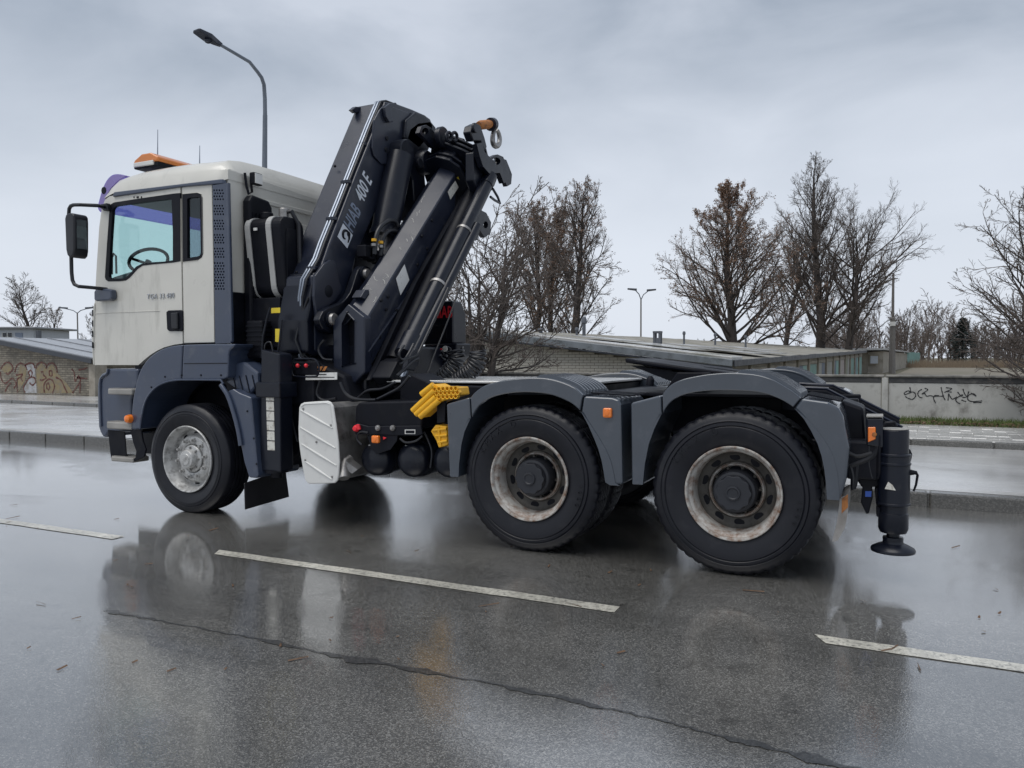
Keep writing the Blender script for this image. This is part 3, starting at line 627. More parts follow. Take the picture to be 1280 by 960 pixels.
# small pale house at far left
sh = thing('small_house', 'small pale flat-roofed house with two dark windows above the left garage', 'house', AD(15, 425, 62))
def hb(name, px0, px1, py0, py1, depth, mt_, th=.3, bev=0.0):
    a, c = AD(px0, py1, depth), AD(px1, py0, depth)
    return obj(name, MB().extr([V((a.x, a.y, a.z)), V((c.x, c.y, a.z)), V((c.x, c.y, c.z)), V((a.x, a.y, c.z))], V((FW[0], FW[1], 0))*th), mt_, sh, bev, 1)
hb('wall', -60, 42, 411, 452, 62, M['pale'], 5)
hb('roof', -66, 45, 408.2, 411, 61.6, M['roofl'], 6, .03)
for px in (2.5, 9.2):
    f_ = hb('window', px, px+5.4, 415.5, 421.5, 61.95, M['white'], .06); 
    a, c = AD(px+.7, 421, 61.88), AD(px+4.7, 416, 61.88); pn = obj('pane', MB().extr([V((a.x, a.y, a.z)), V((c.x, c.y, a.z)), V((c.x, c.y, c.z)), V((a.x, a.y, c.z))], V((FW[0], FW[1], 0))*.04), M['pane'], f_)
hb('shutter', 19, 28, 416, 424, 61.95, M['letterg'], .06)
hb('chimney', 45, 48, 413, 430, 61.5, M['vent'], .4)

# ------------------------------------------------------------------ lamps and poles
def lamp_single():
    p = AY(332, 470, 9.6); base = V((p.x, 9.6, .2)); t = thing('street_lamp', 'tall grey street lamp with one bent arm rising behind the cab', 'street lamp', base)
    top = AY(331, 118, 9.6); end = AY(272, 54, 9.6-1.15); k1 = AY(331.5, 135, 9.6); k2 = AY(322, 90, 9.6-.25)
    k3 = AY(312, 77.5, 9.6-.45)
    pole = MB().tube([base, V((base.x, 9.6, 4)), V((top.x, 9.6, top.z-.5))], [.09, .075, .055], 14); obj('pole', pole, M['pole'], t)
    c0 = V((top.x, 9.6, top.z-.52)); ctl = [c0, V((c0.x, 9.6, top.z-.1)), AY(330, 106, 9.55), AY(327, 97, 9.45), k2, k3, AY(296, 68, 9.6-.75), end]
    obj('arm', MB().tube(ctl, [.05, .048, .046, .044, .042, .04, .038, .036], 12), M['pole'], t)
    e = end; d = (AY(250, 41, 9.6-1.6)-end).normalized(); s_ = d.cross(V((0, 0, 1))).normalized(); u = s_.cross(d)
    q = MB(); L_ = (AY(243, 38, 9.6-1.7)-end).length
    pr = [(-.10, .05, .035), (.05, .07, .06), (L_*.45, .15, .055), (L_*.95, .13, .03), (L_, .09, .02)]
    vs = []; fs = []
    for l, wd, h in pr: vs += [e+d*l-s_*wd-u*h, e+d*l+s_*wd-u*h, e+d*l+s_*wd+u*h, e+d*l-s_*wd+u*h]
    n = len(pr)
    for i in range(n-1):
        for j in range(4): fs.append((i*4+j, i*4+(j+1) % 4, i*4+4+(j+1) % 4, i*4+4+j))
    fs += [(3, 2, 1, 0), tuple((n-1)*4+j for j in range(4))]; q.add(vs, fs)
    obj('lamp_head', q, M['crane'], t, .01, 2)
    h = MB().sphere(e+d*L_*.42-u*.07, .09, 14, 8, (1, 1, .7)); obj('driver_box', h, M['crane'], t)
lamp_single()
def lamp_double(px, ybase, ytop, depth, arms, label):
    b0 = AD(px, ybase, depth); tp = AD(px, ytop, depth); base = V((b0.x, b0.y, 0)); t = thing('twin_street_lamp', label, 'street lamp', base)
    k = depth/F_PX
    obj('pole', MB().tube([base, V((b0.x, b0.y, tp.z*.45)), V((b0.x, b0.y, tp.z*.46)), V((b0.x, b0.y, tp.z))], [.11, .10, .065, .055], 10), M['cpole'], t)
    R_ = V(RT); R_.z = 0; R_.normalize()
    for ax, ay in arms:
        e = V((b0.x, b0.y, tp.z))+R_*(ax*k)+V((0, 0, ay*k)); ctl = [V((b0.x, b0.y, tp.z-.05)), V((b0.x, b0.y, tp.z))+R_*(ax*k*.35)+V((0, 0, ay*k*.55)), e]
        a = obj('arm', MB().tube(ctl, .04, 8), M['pole'], t)
        q = MB(); dv = R_*(1 if ax > 0 else -1); q.add([e+dv*(-.1)+V((0, 0, -.05)), e+dv*.62+V((0, 0, .05)), e+dv*.62+V((0, 0, .16)), e+dv*(-.1)+V((0, 0, .12))] , [(0, 1, 2, 3)])
        q2 = MB().extr([V(v) + V(FW)*-.12 for v in q.v], V((FW[0], FW[1], 0))*.26); obj('lamp_head', q2, M['vent'], a)
lamp_double(801, 455, 374, 62, [(-7, 11), (9, 10)], 'twin-headed street lamp standing beyond the garage roof at mid picture')
lamp_double(98, 455, 391, 70, [(-14, 5), (12, 5)], 'twin-headed street lamp in the distance left of the cab')
pp_ = AZ(1115, 467); pl = thing('concrete_pole', 'slim concrete utility pole beside the far garages', 'utility pole', (pp_.x, pp_.y, 0)); tz = AD(1115, 347, 68.7).z
obj('pole', MB().tube([(pp_.x, pp_.y, -.2), (pp_.x, pp_.y, tz*.55), (pp_.x, pp_.y, tz*.56), (pp_.x, pp_.y, tz)], [.27, .20, .12, .09], 8), M['cpole'], pl)
obj('bracket', MB().box(pp_.x-.35, pp_.x+.35, pp_.y-.05, pp_.y+.05, tz-.5, tz-.42), M['cpole'], pl)
obj('sign', MB().box(pp_.x-.2, pp_.x+.2, pp_.y-.30, pp_.y-.26, 4.05, 4.4), M['sticker'], pl)

# ------------------------------------------------------------------ trees
def norm(a): return a/np.maximum(np.linalg.norm(a, axis=-1, keepdims=True), 1e-9)
def polyl(rs, start, d, ln, S, up, jit):
    pts = [start]; dd = d.copy()
    for i in range(S):
        dd = norm(dd+rs.normal(0, jit, dd.shape)+np.array([0, 0, 1])*up/S); pts.append(pts[-1]+dd*(ln/S)[:, None])
    return np.stack(pts, 1)
def kids(rs, P_, R_, ln, k, t0, t1, amin, amax, lf, S, up, jit, rf, taper=.6):
    n = len(P_); Sp = P_.shape[1]-1
    t = (t0+(t1-t0)*((np.arange(k)[None, :]+rs.random((n, k)))/k)).ravel(); pi_ = np.repeat(np.arange(n), k)
    f = np.clip(t*Sp, 0, Sp-1e-4); i0 = f.astype(int); fr = (f-i0)[:, None]
    a = P_[pi_, i0]; b = P_[pi_, i0+1]; st = a+(b-a)*fr; tg = norm(b-a)
    ref = norm(rs.normal(0, 1, tg.shape)); pr = norm(ref-tg*(ref*tg).sum(1, keepdims=True))
    an = rs.uniform(amin, amax, len(t))[:, None]; d = norm(tg*np.cos(an)+pr*np.sin(an))
    l = ln[pi_]*lf*(1.05-.6*t)*rs.uniform(.6, 1.25, len(t))
    r0 = np.minimum((R_[pi_, i0]+(R_[pi_, i0+1]-R_[pi_, i0])*fr[:, 0])*rf, l*.020+.003)
    P2 = polyl(rs, st, d, l, S, up, jit); tt = np.linspace(0, 1, S+1)[None, :]
    return P2, r0[:, None]*(1-taper*tt), l
def tubes(P_, R_, k):
    n, s1 = R_.shape; tg = norm(np.gradient(P_, axis=1)); ref = np.where(np.abs(tg[..., 2:3]) > .9, np.array([1., 0, 0]), np.array([0, 0, 1.]))
    u = norm(np.cross(tg, ref)); v = np.cross(tg, u); a = np.arange(k)*2*PI/k
    vs = P_[:, :, None, :]+R_[:, :, None, None]*(u[:, :, None, :]*np.cos(a)[None, None, :, None]+v[:, :, None, :]*np.sin(a)[None, None, :, None])
    idx = np.arange(n*s1*k).reshape(n, s1, k); nx = np.roll(idx, -1, 2)
    fs = np.stack([idx[:, :-1], nx[:, :-1], nx[:, 1:], idx[:, 1:]], -1).reshape(-1, 4)
    return vs.reshape(-1, 3), fs
def np_obj(name, chunks, mats, parent, mi=None):
    vs = np.concatenate([c[0] for c in chunks]); off = 0; fl = []
    mids = []
    for k, (v, f) in enumerate(chunks): fl.append(f+off); off += len(v); mids.append(np.full(len(f), (mi[k] if mi else 0)))
    fs = np.concatenate(fl); mids = np.concatenate(mids)
    base = np.array(wloc(parent)) if parent else np.zeros(3); vs = (vs-base).astype(np.float32)
    me = bpy.data.meshes.new(name); me.vertices.add(len(vs)); me.vertices.foreach_set('co', vs.ravel())
    me.loops.add(fs.size); me.loops.foreach_set('vertex_index', fs.ravel().astype(np.int32))
    me.polygons.add(len(fs)); me.polygons.foreach_set('loop_start', np.arange(len(fs), dtype=np.int32)*4)
    me.polygons.foreach_set('material_index', mids.astype(np.int32)); me.polygons.foreach_set('use_smooth', np.ones(len(fs), bool))
    for m_ in mats: me.materials.append(m_)
    me.update(calc_edges=True); me.validate(); o = bpy.data.objects.new(name, me); COL.objects.link(o)
    if parent: o.parent = parent
    return o
def leaves(rs, P_, per, size):
    n, s1, _ = P_.shape; q = np.repeat(P_.reshape(-1, 3), per, 0); q = q+rs.normal(0, size*1.2, q.shape); a = norm(rs.normal(0, 1, q.shape)); b = norm(np.cross(a, rs.normal(0, 1, q.shape)))
    s_ = size*rs.uniform(.6, 1.3, (len(q), 1)); vs = np.stack([q-a*s_, q+b*s_*.6, q+a*s_, q-b*s_*.6], 1).reshape(-1, 3)
    return vs, np.arange(len(vs)).reshape(-1, 4)
def tree(name, label, base, h, r0, width, seed, n1=34, t0=.16, ang=(.55, 1.15), up1=.5, prof=None, lean=(0, 0), k=(9, 7, 5), leaf=0, lsize=.09, bark='barkd', twig='twig', leafm='dryleaf', shape='round', multi=1, group='bare trees behind the garages', minr=.006, jit=.085):
    rs = np.random.RandomState(seed); base = np.array(base, float)
    t = thing(name, label, 'tree', tuple(base), group)
    S = 12; tr = []; rad = []
    for m_ in range(multi):
        az = 2*PI*m_/max(1, multi)+.6; d = norm(np.array([[lean[0]+(.22*math.cos(az) if multi > 1 else 0), lean[1]+(.22*math.sin(az) if multi > 1 else 0), 1.]]))
        tr.append(polyl(rs, base[None, :]+(rs.normal(0, .12, (1, 3))*np.array([1, 1, 0]) if multi > 1 else 0), d, np.array([h*(1-.12*m_)]), S, .25, .045)); tt = np.linspace(0, 1, S+1)[None, :]; rad.append(r0*(1 if m_ == 0 else .8)*(1-tt)**.85+.012)
    P0 = np.concatenate(tr); R0 = np.concatenate(rad); R0[:, 0] *= 1.35
    n = len(P0); kk = n1; tpos = (t0+(.97-t0)*((np.arange(kk)[None]+rs.random((n, kk)))/kk)).ravel(); pid = np.repeat(np.arange(n), kk)
    f = tpos*S; i0 = np.minimum(f.astype(int), S-1); fr = (f-i0)[:, None]; st = P0[pid, i0]*(1-fr)+P0[pid, i0+1]*fr
    az = np.arange(n*kk)*2.39996+rs.normal(0, .4, n*kk); el = rs.uniform(ang[0], ang[1], n*kk)*(1-.35*tpos) if shape != 'vase' else rs.uniform(ang[0], ang[1], n*kk)
    d = np.stack([np.sin(el)*np.cos(az), np.sin(el)*np.sin(az), np.cos(el)], 1); d[:, 0] += lean[0]*.4
    u = (tpos-t0)/(1-t0)
    pr = {'round': np.sin(PI*(.18+.80*u))**.8, 'cone': (1.02-u)**.8, 'vase': .55+.45*np.sin(PI*u), 'egg': np.sin(PI*(.30+.68*u**1.0))**.9}[shape]
    ln = width*pr*rs.uniform(.75, 1.2, n*kk)+.3
    P1 = polyl(rs, st, norm(d), ln, 7, up1, jit*.8); rp_ = R0[pid, i0]*.45; R1 = np.minimum(rp_, ln*.0125+.008)[:, None]*(1-.75*np.linspace(0, 1, 8)[None, :])
    P2, R2, l2 = kids(rs, P1, R1, ln, k[0], .18, 1, .4, .95, .42, 5, .25, jit, .7)
    P3, R3, l3 = kids(rs, P2, R2, l2, k[1], .15, 1, .4, .95, .50, 3, .15, jit*1.2, .75)
    ch = [tubes(P2, np.maximum(R2, minr), 4), tubes(P3, np.maximum(R3, minr), 3)]; mi = [0, 0]
    last = P3
    if k[2]:
        P4, R4, l4 = kids(rs, P3, R3, l3, k[2], .15, 1, .35, .9, .66, 1, .1, jit*1.3, .8); ch.append(tubes(P4, np.maximum(R4*.8, minr*.8), 3)); mi.append(0); last = P4
    obj_t = np_obj('trunk', [tubes(P0, R0, 9), tubes(P1, np.maximum(R1, minr*1.5), 6)], [M[bark]], t)
    if leaf:
        sel = last[rs.random(len(last)) < leaf]; ch.append(leaves(rs, sel, 1, lsize)); mi.append(1)
    np_obj('crown', ch, [M[twig], M[leafm]], t, mi)
    return t
def at_tree(px, ytop, depth): b = AD(px, 447, depth); return (b.x, b.y, -.1), AD(px, ytop, depth).z
TR = [  # px, ytop, depth, half width px, shape, kwargs, label
    (919, 238, 58, 128, 'cone', dict(leaf=.75, r0=.40, n1=58, ang=(.60, 1.30), up1=.25, t0=.10), 'broad tree holding many dry brown leaves left of the tallest tree'),
    (977, 285, 66, 70, 'round', dict(leaf=.06, r0=.26, n1=32, ang=(.45, 1.05), up1=.3, t0=.16), 'smaller bare tree between the brown-leaved tree and the tallest tree'),
    (1023, 196, 62, 112, 'cone', dict(r0=.42, n1=60, ang=(.5, 1.05), up1=.35, t0=.12, minr=.0046), 'tallest bare tree with straight trunk behind the garages'),
    (1056, 292, 60, 108, 'vase', dict(r0=.34, n1=34, ang=(.5, 1.2), up1=.25, lean=(.20, 0), t0=.12, minr=.0046, k=(10, 7, 5)), 'wide bare tree leaning right beside the utility pole'),
    (716, 243, 52, 84, 'egg', dict(leaf=.15, r0=.34, n1=40, ang=(.45, 1.0), up1=.4, t0=.12), 'tall upright bare tree nearest the twin lamp'),
    (690, 266, 55, 68, 'egg', dict(leaf=.50, r0=.24, n1=32, ang=(.4, 1.0), up1=.4, t0=.15), 'tree with rusty leaves in the middle of the group right of the crane'),
    (668, 270, 57, 74, 'egg', dict(leaf=.45, r0=.24, n1=32, ang=(.4, 1.05), up1=.4, t0=.15), 'tree with rusty leaves nearest the crane boom'),
    (42, 360, 90, 38, 'vase', dict(r0=.34, n1=36, ang=(.45, 1.15), up1=.3, t0=.15, minr=.010, k=(8, 6, 3)), 'round bare tree beside the small pale house'),
    (70, 388, 95, 22, 'round', dict(leaf=.2, r0=.2, n1=22, k=(7, 5, 2), minr=.012, leafm='dryleaf2'), 'low brownish bare tree between the round tree and the far lamp'),
    (112, 385, 85, 17, 'round', dict(r0=.2, n1=22, k=(7, 5, 2), minr=.012), 'bare tree half hidden by the front of the cab'),
]
for i, (px, yt, dp, hw, shp, kw, lb) in enumerate(TR):
    b_, zt = at_tree(px, yt, dp); wd = hw*dp/F_PX
    if 'minr' not in kw: kw['minr'] = .0046
    tree('bare_tree' if not kw.get('leaf', 0) > .15 else 'leafy_winter_tree', lb, b_, zt+.1, width=wd*(1.0 if shp != 'vase' else .95), seed=100+i, shape=shp, lsize=.052, **kw)
# bushy bare trees close by: right of the crane, and at the right edge
tree('bare_shrub_tree', 'many-stemmed bare tree with tangled twigs right behind the crane', (AD(600, 470, 19).x, AD(600, 470, 19).y, .0), 4.4, .10, 2.6, 301, n1=22, t0=.08, ang=(.5, 1.35), up1=.25, shape='vase', multi=3, k=(8, 6, 2), minr=.006, group='bare trees by the wall', jit=.16)
p_ = AY(1325, 500, 11.0)
tree('bare_shrub_tree', 'dark bare tree with drooping branches over the concrete wall at the right edge', (p_.x, 11.0, .2), 2.2, .075, 1.35, 317, n1=16, t0=.05, ang=(.7, 1.65), up1=.12, shape='vase', multi=3, k=(8, 6, 2), minr=.004, group='bare trees by the wall', jit=.16)
p_ = AD(1300, 447, 27)
tree('bare_tree', 'dense twiggy bare tree at the far right beyond the wall', (p_.x, p_.y, -.1), 6.4, .16, 3.6, 333, n1=46, t0=.1, ang=(.5, 1.2), up1=.4, shape='round', k=(8, 6, 3), leaf=.05, lsize=.03, minr=.006, group='bare trees by the wall', jit=.15)
# distant wood, one mass
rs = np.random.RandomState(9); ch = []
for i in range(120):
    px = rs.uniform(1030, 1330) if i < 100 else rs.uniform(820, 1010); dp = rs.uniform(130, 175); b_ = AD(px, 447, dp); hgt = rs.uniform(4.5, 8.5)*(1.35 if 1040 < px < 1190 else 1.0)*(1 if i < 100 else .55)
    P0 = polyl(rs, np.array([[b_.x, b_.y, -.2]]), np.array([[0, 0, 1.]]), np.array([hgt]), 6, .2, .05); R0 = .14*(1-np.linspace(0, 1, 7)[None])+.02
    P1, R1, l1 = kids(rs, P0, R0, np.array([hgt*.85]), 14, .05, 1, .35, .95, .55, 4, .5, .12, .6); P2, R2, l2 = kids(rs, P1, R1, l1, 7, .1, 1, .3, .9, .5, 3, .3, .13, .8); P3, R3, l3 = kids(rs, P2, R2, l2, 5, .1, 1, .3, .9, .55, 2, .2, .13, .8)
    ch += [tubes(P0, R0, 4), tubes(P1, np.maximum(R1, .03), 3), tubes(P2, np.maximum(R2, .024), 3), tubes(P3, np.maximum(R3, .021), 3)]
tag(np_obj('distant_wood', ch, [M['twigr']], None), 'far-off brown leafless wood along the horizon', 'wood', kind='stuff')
# dark conifer in front of the wood
cp = AD(1203, 447, 118); ct = thing('conifer', 'dark green conifer standing before the distant wood', 'tree', (cp.x, cp.y, 0)); hh = AD(1203, 397, 118).z
obj('trunk', MB().tube([(cp.x, cp.y, 0), (cp.x, cp.y, hh*.95)], [.2, .04], 8), M['barkd'], ct)
b = MB(); random.seed(77)
for i in range(2600):
    t = random.random()**.8; r = (1-t)**.7*2.6*random.uniform(.3, 1.05)+.15; a = random.uniform(0, 2*PI); z = hh*(.12+.88*t)-r*.25; p = V((cp.x+r*math.cos(a), cp.y+r*math.sin(a), z)); d = V((math.cos(a), math.sin(a), random.uniform(-.5, .2)))*random.uniform(.2, .5); e = V((-math.sin(a), math.cos(a), random.uniform(-.3, .3)))*random.uniform(.08, .2)
    b.add([p-d*.4-e, p+d, p-d*.4+e], [(0, 1, 2)])
obj('crown', b, M['conifer'], ct)

# ================================================================== TRUCK
truck = thing('crane_truck', 'three-axle tractor truck with off-white cab, grey mudguards and folded black loader crane', 'truck')
BLK = {'rear_stabiliser', 'stabiliser_foot', 'foot_ring', 'leg_band', 'stabiliser_leg', 'stabiliser_sleeve', 'ram_tube', 'ram_head', 'ram_clevis', 'boom_cylinder', 'cylinder_collar', 'cylinder_eye', 'knuckle', 'knuckle_hub', 'knuckle_lug',
       'tip_flange', 'tip_core', 'tip_gusset', 'eye_plate', 'tip_lug', 'lifting_eye', 'cylinder_lug', 'lamp_box', 'crane_base', 'crane_column', 'control_box', 'valve_cabinet', 'hook_bracket', 'bracket_boss', 'air_tank', 'link_arm', 'pin_ring', 'boom_foot', 'lever_guard', 'guard_tube', 'boom_tip_box', 'ram_band'}
def part(name, mb, m_, parent=truck, bevel=0.0, seg=2):
    if m_ == 'crane' and name in BLK: m_ = 'craneblk'
    return obj(name, mb, M[m_], parent, bevel, seg)
def mirror_copy(o, parent=truck):
    c = o.copy(); COL.objects.link(c); c.parent = parent; c.scale.y = -1; c.location.y = 2.5; return c
W1, W2, W3 = 0.0, 3.342, 4.752
ZR, RR_ = .520, .521
ZF, RF_ = .484, .492
# ---------------- wheels
def tyre_mesh(R, wd, lug):
    prof = [(.286, .035), (.292, .020), (.303, .016), (.32, .010), (.35, -.002), (.40, -.010), (R-.100, -.010), (R-.094, -.004), (R-.088, -.009), (R-.072, -.007), (R-.068, .000), (R-.062, -.004), (R-.05, .002), (R-.035, .006), (R-.030, .010), (R-.012, .020), (R-.002, .034), (R, .05)]
    gro = []
    for k in range(4):
        y = .05+(wd-.10)*(k+1)/5; gro += [(R, y-.008), (R-.014, y-.006), (R-.014, y+.006), (R, y+.008)]
    prof = prof+gro+[(r, wd-h) for r, h in prof[::-1]]
    def rad(i, j, r):
        if lug and 15 <= i <= 19 and j % 4 == 0: return r-.009
        if lug and i > 19 and i < 36 and j % 8 == 0: return r-.007
        return r
    return prof, rad
def clampz(mb, z0):
    mb.v = [(x, y, max(z, z0)) for x, y, z in mb.v]; return mb
def rim_rear(): return [(.290, .020), (.301, .012), (.3015, .002), (.297, -.004), (.289, -.002), (.283, .008), (.280, .026), (.268, .036), (.262, .05), (.257, .075), (.253, .12), (.250, .155)]
def disc_rear(): return [(.250, .153), (.243, .165), (.225, .176), (.19, .182), (.175, .170), (.168, .150), (.165, .146), (.160, .150), (.155, .20), (.0, .20)]
def hub_rear(): return [(.150, .20), (.140, .19), (.138, .085), (.128, .07), (.112, .065), (.110, .045), (.104, .035), (.06, .030), (.045, .030), (.040, .036), (.030, .036), (.026, .030), (.0, .030)]
def rear_wheel():
    prof, rad = tyre_mesh(RR_, .30, True)
    wh = part('wheel', clampz(MB().lathe(prof, (0, 0, 0), 192, rad=rad), -ZR+.001), 'tyre')
    part('rim', MB().lathe(rim_rear(), (0, 0, 0), 72), 'rim', wh)
    part('disc', MB().lathe(disc_rear(), (0, 0, 0), 72), 'rimdark', wh)
    part('hub_flange', MB().lathe([(.180, .172), (.172, .150), (.163, .146), (.158, .152), (.157, .175)], (0, 0, 0), 60), 'rim', wh)
    h = MB().lathe(hub_rear(), (0, 0, 0), 40); part('hub', h, 'hub', wh)
    cap = MB(); n = 80; pr = []
    loop = [(.108*(1+.045*math.cos(10*2*PI*j/n))*math.cos(2*PI*j/n), .020, .108*(1+.045*math.cos(10*2*PI*j/n))*math.sin(2*PI*j/n)) for j in range(n)]
    cap.extr(loop, (0, .03, 0)); part('hub_cap', cap, 'hub', wh, .004, 2)
    part('cap_boss', MB().lathe([(.048, .021), (.045, .010), (.036, .008), (.030, .014), (.0, .014)], (0, 0, 0), 24), 'hub', wh)
    hm = None
    for k in range(10):
        a = 2*PI*(k+.3)/10
        if hm is None:
            o = part('hand_hole', MB().lathe([(.0, 0), (.024, .0), (.026, .004)], (0, 0, 0), 16), 'black', wh); hm = o.data
        else: o = bpy.data.objects.new('hand_hole', hm); COL.objects.link(o); o.parent = wh
        o.location = (.213*math.cos(a), .1755, .213*math.sin(a)); o.rotation_euler = (0, -a, 0); o.scale = (.85, 1, 1.35)
    nm = None
    for k in range(10):
        a = 2*PI*(k+.8)/10
        if nm is None:
            o = part('wheel_nut', MB().lathe([(0, -.034), (.010, -.034), (.012, -.012), (.017, -.010), (.018, .0)], (0, 0, 0), 6, smooth=False), 'rimdark', wh); nm = o.data
        else: o = bpy.data.objects.new('wheel_nut', nm); COL.objects.link(o); o.parent = wh
        o.location = (.148*math.cos(a), .195, .148*math.sin(a))
    # raised lettering round the sidewall
    for txt, a0, sp_ in (('KMAX D', 152, 9.0), ('1000', 10, -6.5)):
        for i, chh in enumerate(txt):
            if chh == ' ': continue
            a = math.radians(a0-i*abs(sp_)) if sp_ > 0 else math.radians(a0-i*abs(sp_)-14)
            c = V((.405*math.cos(a), -.0125, .405*math.sin(a))); rr = V((math.cos(a), 0, math.sin(a))); tt = V((math.sin(a), 0, -math.cos(a)))
            lt = MB(); put_text(lt, chh, .062 if sp_ > 0 else .045, c-tt*.018-rr*.02, tt, rr, depth=.003); part('sidewall_letter', lt, 'tyre', wh)
    return wh
def copy_tree(o, parent):
    c = o.copy(); COL.objects.link(c); c.parent = parent
    for ch_ in o.children:
        if ch_.name.split('.')[0] == 'sidewall_lettering' and False: continue
        copy_tree(ch_, c)
    return c
rw = rear_wheel(); rw.location = (W2, 0, ZR)
for x, far in ((W3, 0), (W2, 1), (W3, 1)):
    c = copy_tree(rw, truck)
    if far: c.location = (x, 2.5, ZR); c.scale.y = -1
    else: c.location = (x, 0, ZR); 
    if far: pass
    else:
        for ch_ in c.children: 
            if ch_.name.startswith('hand_hole') or ch_.name.startswith('wheel_nut'):
                a = .2; lx, lz = ch_.location.x, ch_.location.z; ch_.location.x = lx*math.cos(a)-lz*math.sin(a); ch_.location.z = lx*math.sin(a)+lz*math.cos(a)
prof, rad = tyre_mesh(RR_, .30, True)
inn = part('inner_wheel', clampz(MB().lathe(prof, (0, 0, 0), 192, rad=rad), -ZR+.001), 'tyre')
ir = part('rim', MB().lathe([(.29, .0), (.262, .04), (.262, .27), (.29, .30)], (0, 0, 0), 40), 'rimdark', inn)
part('brake_drum', MB().lathe([(0, .06), (.24, .06), (.245, .28), (0, .28)], (0, 0, 0), 32), 'black', inn)
inn.location = (W2, .335, ZR)
for x, y in ((W3, .335), (W2, 1.865), (W3, 1.865)):
    c = copy_tree(inn, truck); c.location = (x, y, ZR)
def front_wheel():
    prof, rad = tyre_mesh(RF_, .31, False)
    wh = part('wheel', clampz(MB().lathe(prof, (0, 0, 0), 96, rad=rad), -ZF+.001), 'tyre')
    part('rim', MB().lathe([(.290, .020), (.300, .012), (.3005, .0), (.296, -.006), (.288, -.003), (.282, .010), (.279, .03), (.262, .05), (.256, .10), (.250, .118)], (0, 0, 0), 64), 'rimf', wh)
    part('disc', MB().lathe([(.250, .117), (.238, .118), (.222, .108), (.205, .075), (.195, .066), (.140, .062), (.132, .066), (.128, .085), (.0, .085)], (0, 0, 0), 64), 'rimf', wh)
    part('hub', MB().lathe([(.125, .086), (.122, .055), (.112, .045), (.088, .042), (.084, .0), (.076, -.012), (.052, -.016), (.048, -.022), (.0, -.022)], (0, 0, 0), 36), 'rimf', wh)
    part('brake_drum', MB().lathe([(0, .14), (.24, .14), (.245, .30), (0, .30)], (0, 0, 0), 32), 'black', wh)
    nm = None
    for k in range(10):
        a = 2*PI*k/10+.15
        if nm is None: o = part('wheel_nut', MB().lathe([(0, -.038), (.011, -.038), (.013, -.016), (.019, -.014), (.020, .004)], (0, 0, 0), 6, smooth=False), 'rimf', wh); nm = o.data
        else: o = bpy.data.objects.new('wheel_nut', nm); COL.objects.link(o); o.parent = wh
        o.location = (.1675*math.cos(a), .062, .1675*math.sin(a))
    nm = None
    for k in range(8):
        a = 2*PI*k/8
        if nm is None: o = part('hub_bolt', MB().lathe([(0, -.016), (.009, -.014), (.010, .004)], (0, 0, 0), 8), 'steel', wh); nm = o.data
        else: o = bpy.data.objects.new('hub_bolt', nm); COL.objects.link(o); o.parent = wh
        o.location = (.100*math.cos(a), .043, .100*math.sin(a))
    hm = None
    for k in range(10):
        a = 2*PI*(k+.5)/10
        if hm is None: o = part('hand_hole', MB().lathe([(.0, 0), (.018, .0), (.019, .006)], (0, 0, 0), 14), 'black', wh); hm = o.data
        else: o = bpy.data.objects.new('hand_hole', hm); COL.objects.link(o); o.parent = wh
        o.location = (.231*math.cos(a), .110, .231*math.sin(a)); o.rotation_euler = (0, -a, 0); o.scale = (.55, 1, 1.5)
    return wh
fwh = front_wheel(); fwh.location = (W1, -.018, ZF)
c = copy_tree(fwh, truck); c.location = (W1, 2.518, ZF); c.scale.y = -1

# ---------------- chassis
for y0 in (.87, 1.56): part('frame_rail', MB().box(-1.0, 5.45, y0, y0+.07, .82, 1.09), 'black', bevel=.01)
for x in (1.75, 2.6, 4.05, 5.2): part('cross_member', MB().box(x, x+.1, .94, 1.56, .86, 1.05), 'black', bevel=.01)
part('engine', MB().box(-.95, .75, .80, 1.70, .50, 1.30), 'black', bevel=.05)  # engine and gearbox boxes, put in to block light passing under the cab
part('gearbox', MB().box(.75, 1.7, .98, 1.52, .52, .98), 'black', bevel=.06)
part('front_axle', MB().cyl((0, .3, .45), (0, 2.2, .45), .075, 14), 'black')
for x in (W2, W3):
    ax = MB().cyl((x, .25, ZR), (x, 2.25, ZR), .09, 16); ax.sphere((x, 1.25, ZR), .24, 16, 10); part('rear_axle', ax, 'black')
    for y in (.78, 1.66):
        part('leaf_spring', MB().extr([(x-.55, y, .74), (x, y, .66), (x+.55, y, .74), (x+.55, y, .80), (x, y, .82), (x-.55, y, .80)], (0, .07, 0)), 'black', bevel=.006, seg=1)
part('prop_shaft', MB().cyl((1.6, 1.25, .68), (W2-.2, 1.25, .6), .06, 12), 'black')
part('fill_tank', MB().extr([(1.4, 1.80, .42), (2.55, 1.80, .42), (2.55, 1.80, 1.0), (1.4, 1.80, 1.0)], (0, .62, 0)), 'steel', bevel=.08, seg=4)  # far-side tank added as dark fill below the chassis
# deck plate behind the crane (wet ribbed aluminium)
dk = part('deck_plate', MB().box(1.78, 3.62, .52, 1.98, 1.175, 1.195), 'alu', bevel=.004, seg=1)
ds = MB()
for k in range(26):
    for j in range(18):
        x, y = 1.84+k*.07, .58+j*.08; s_ = .016 if (k+j) % 2 else -.016
        ds.add([(x-.018, y-s_*.6, 1.1965), (x, y-.004, 1.1985), (x+.018, y+s_*.6, 1.1965), (x, y+.004, 1.1985)], [(0, 1, 2, 3)])
tag(part('tread_pattern', ds, 'alu', dk), kind='stuff')
part('deck_support', MB().box(1.8, 3.6, .60, 1.9, 1.09, 1.17), 'black', bevel=.01, seg=1)

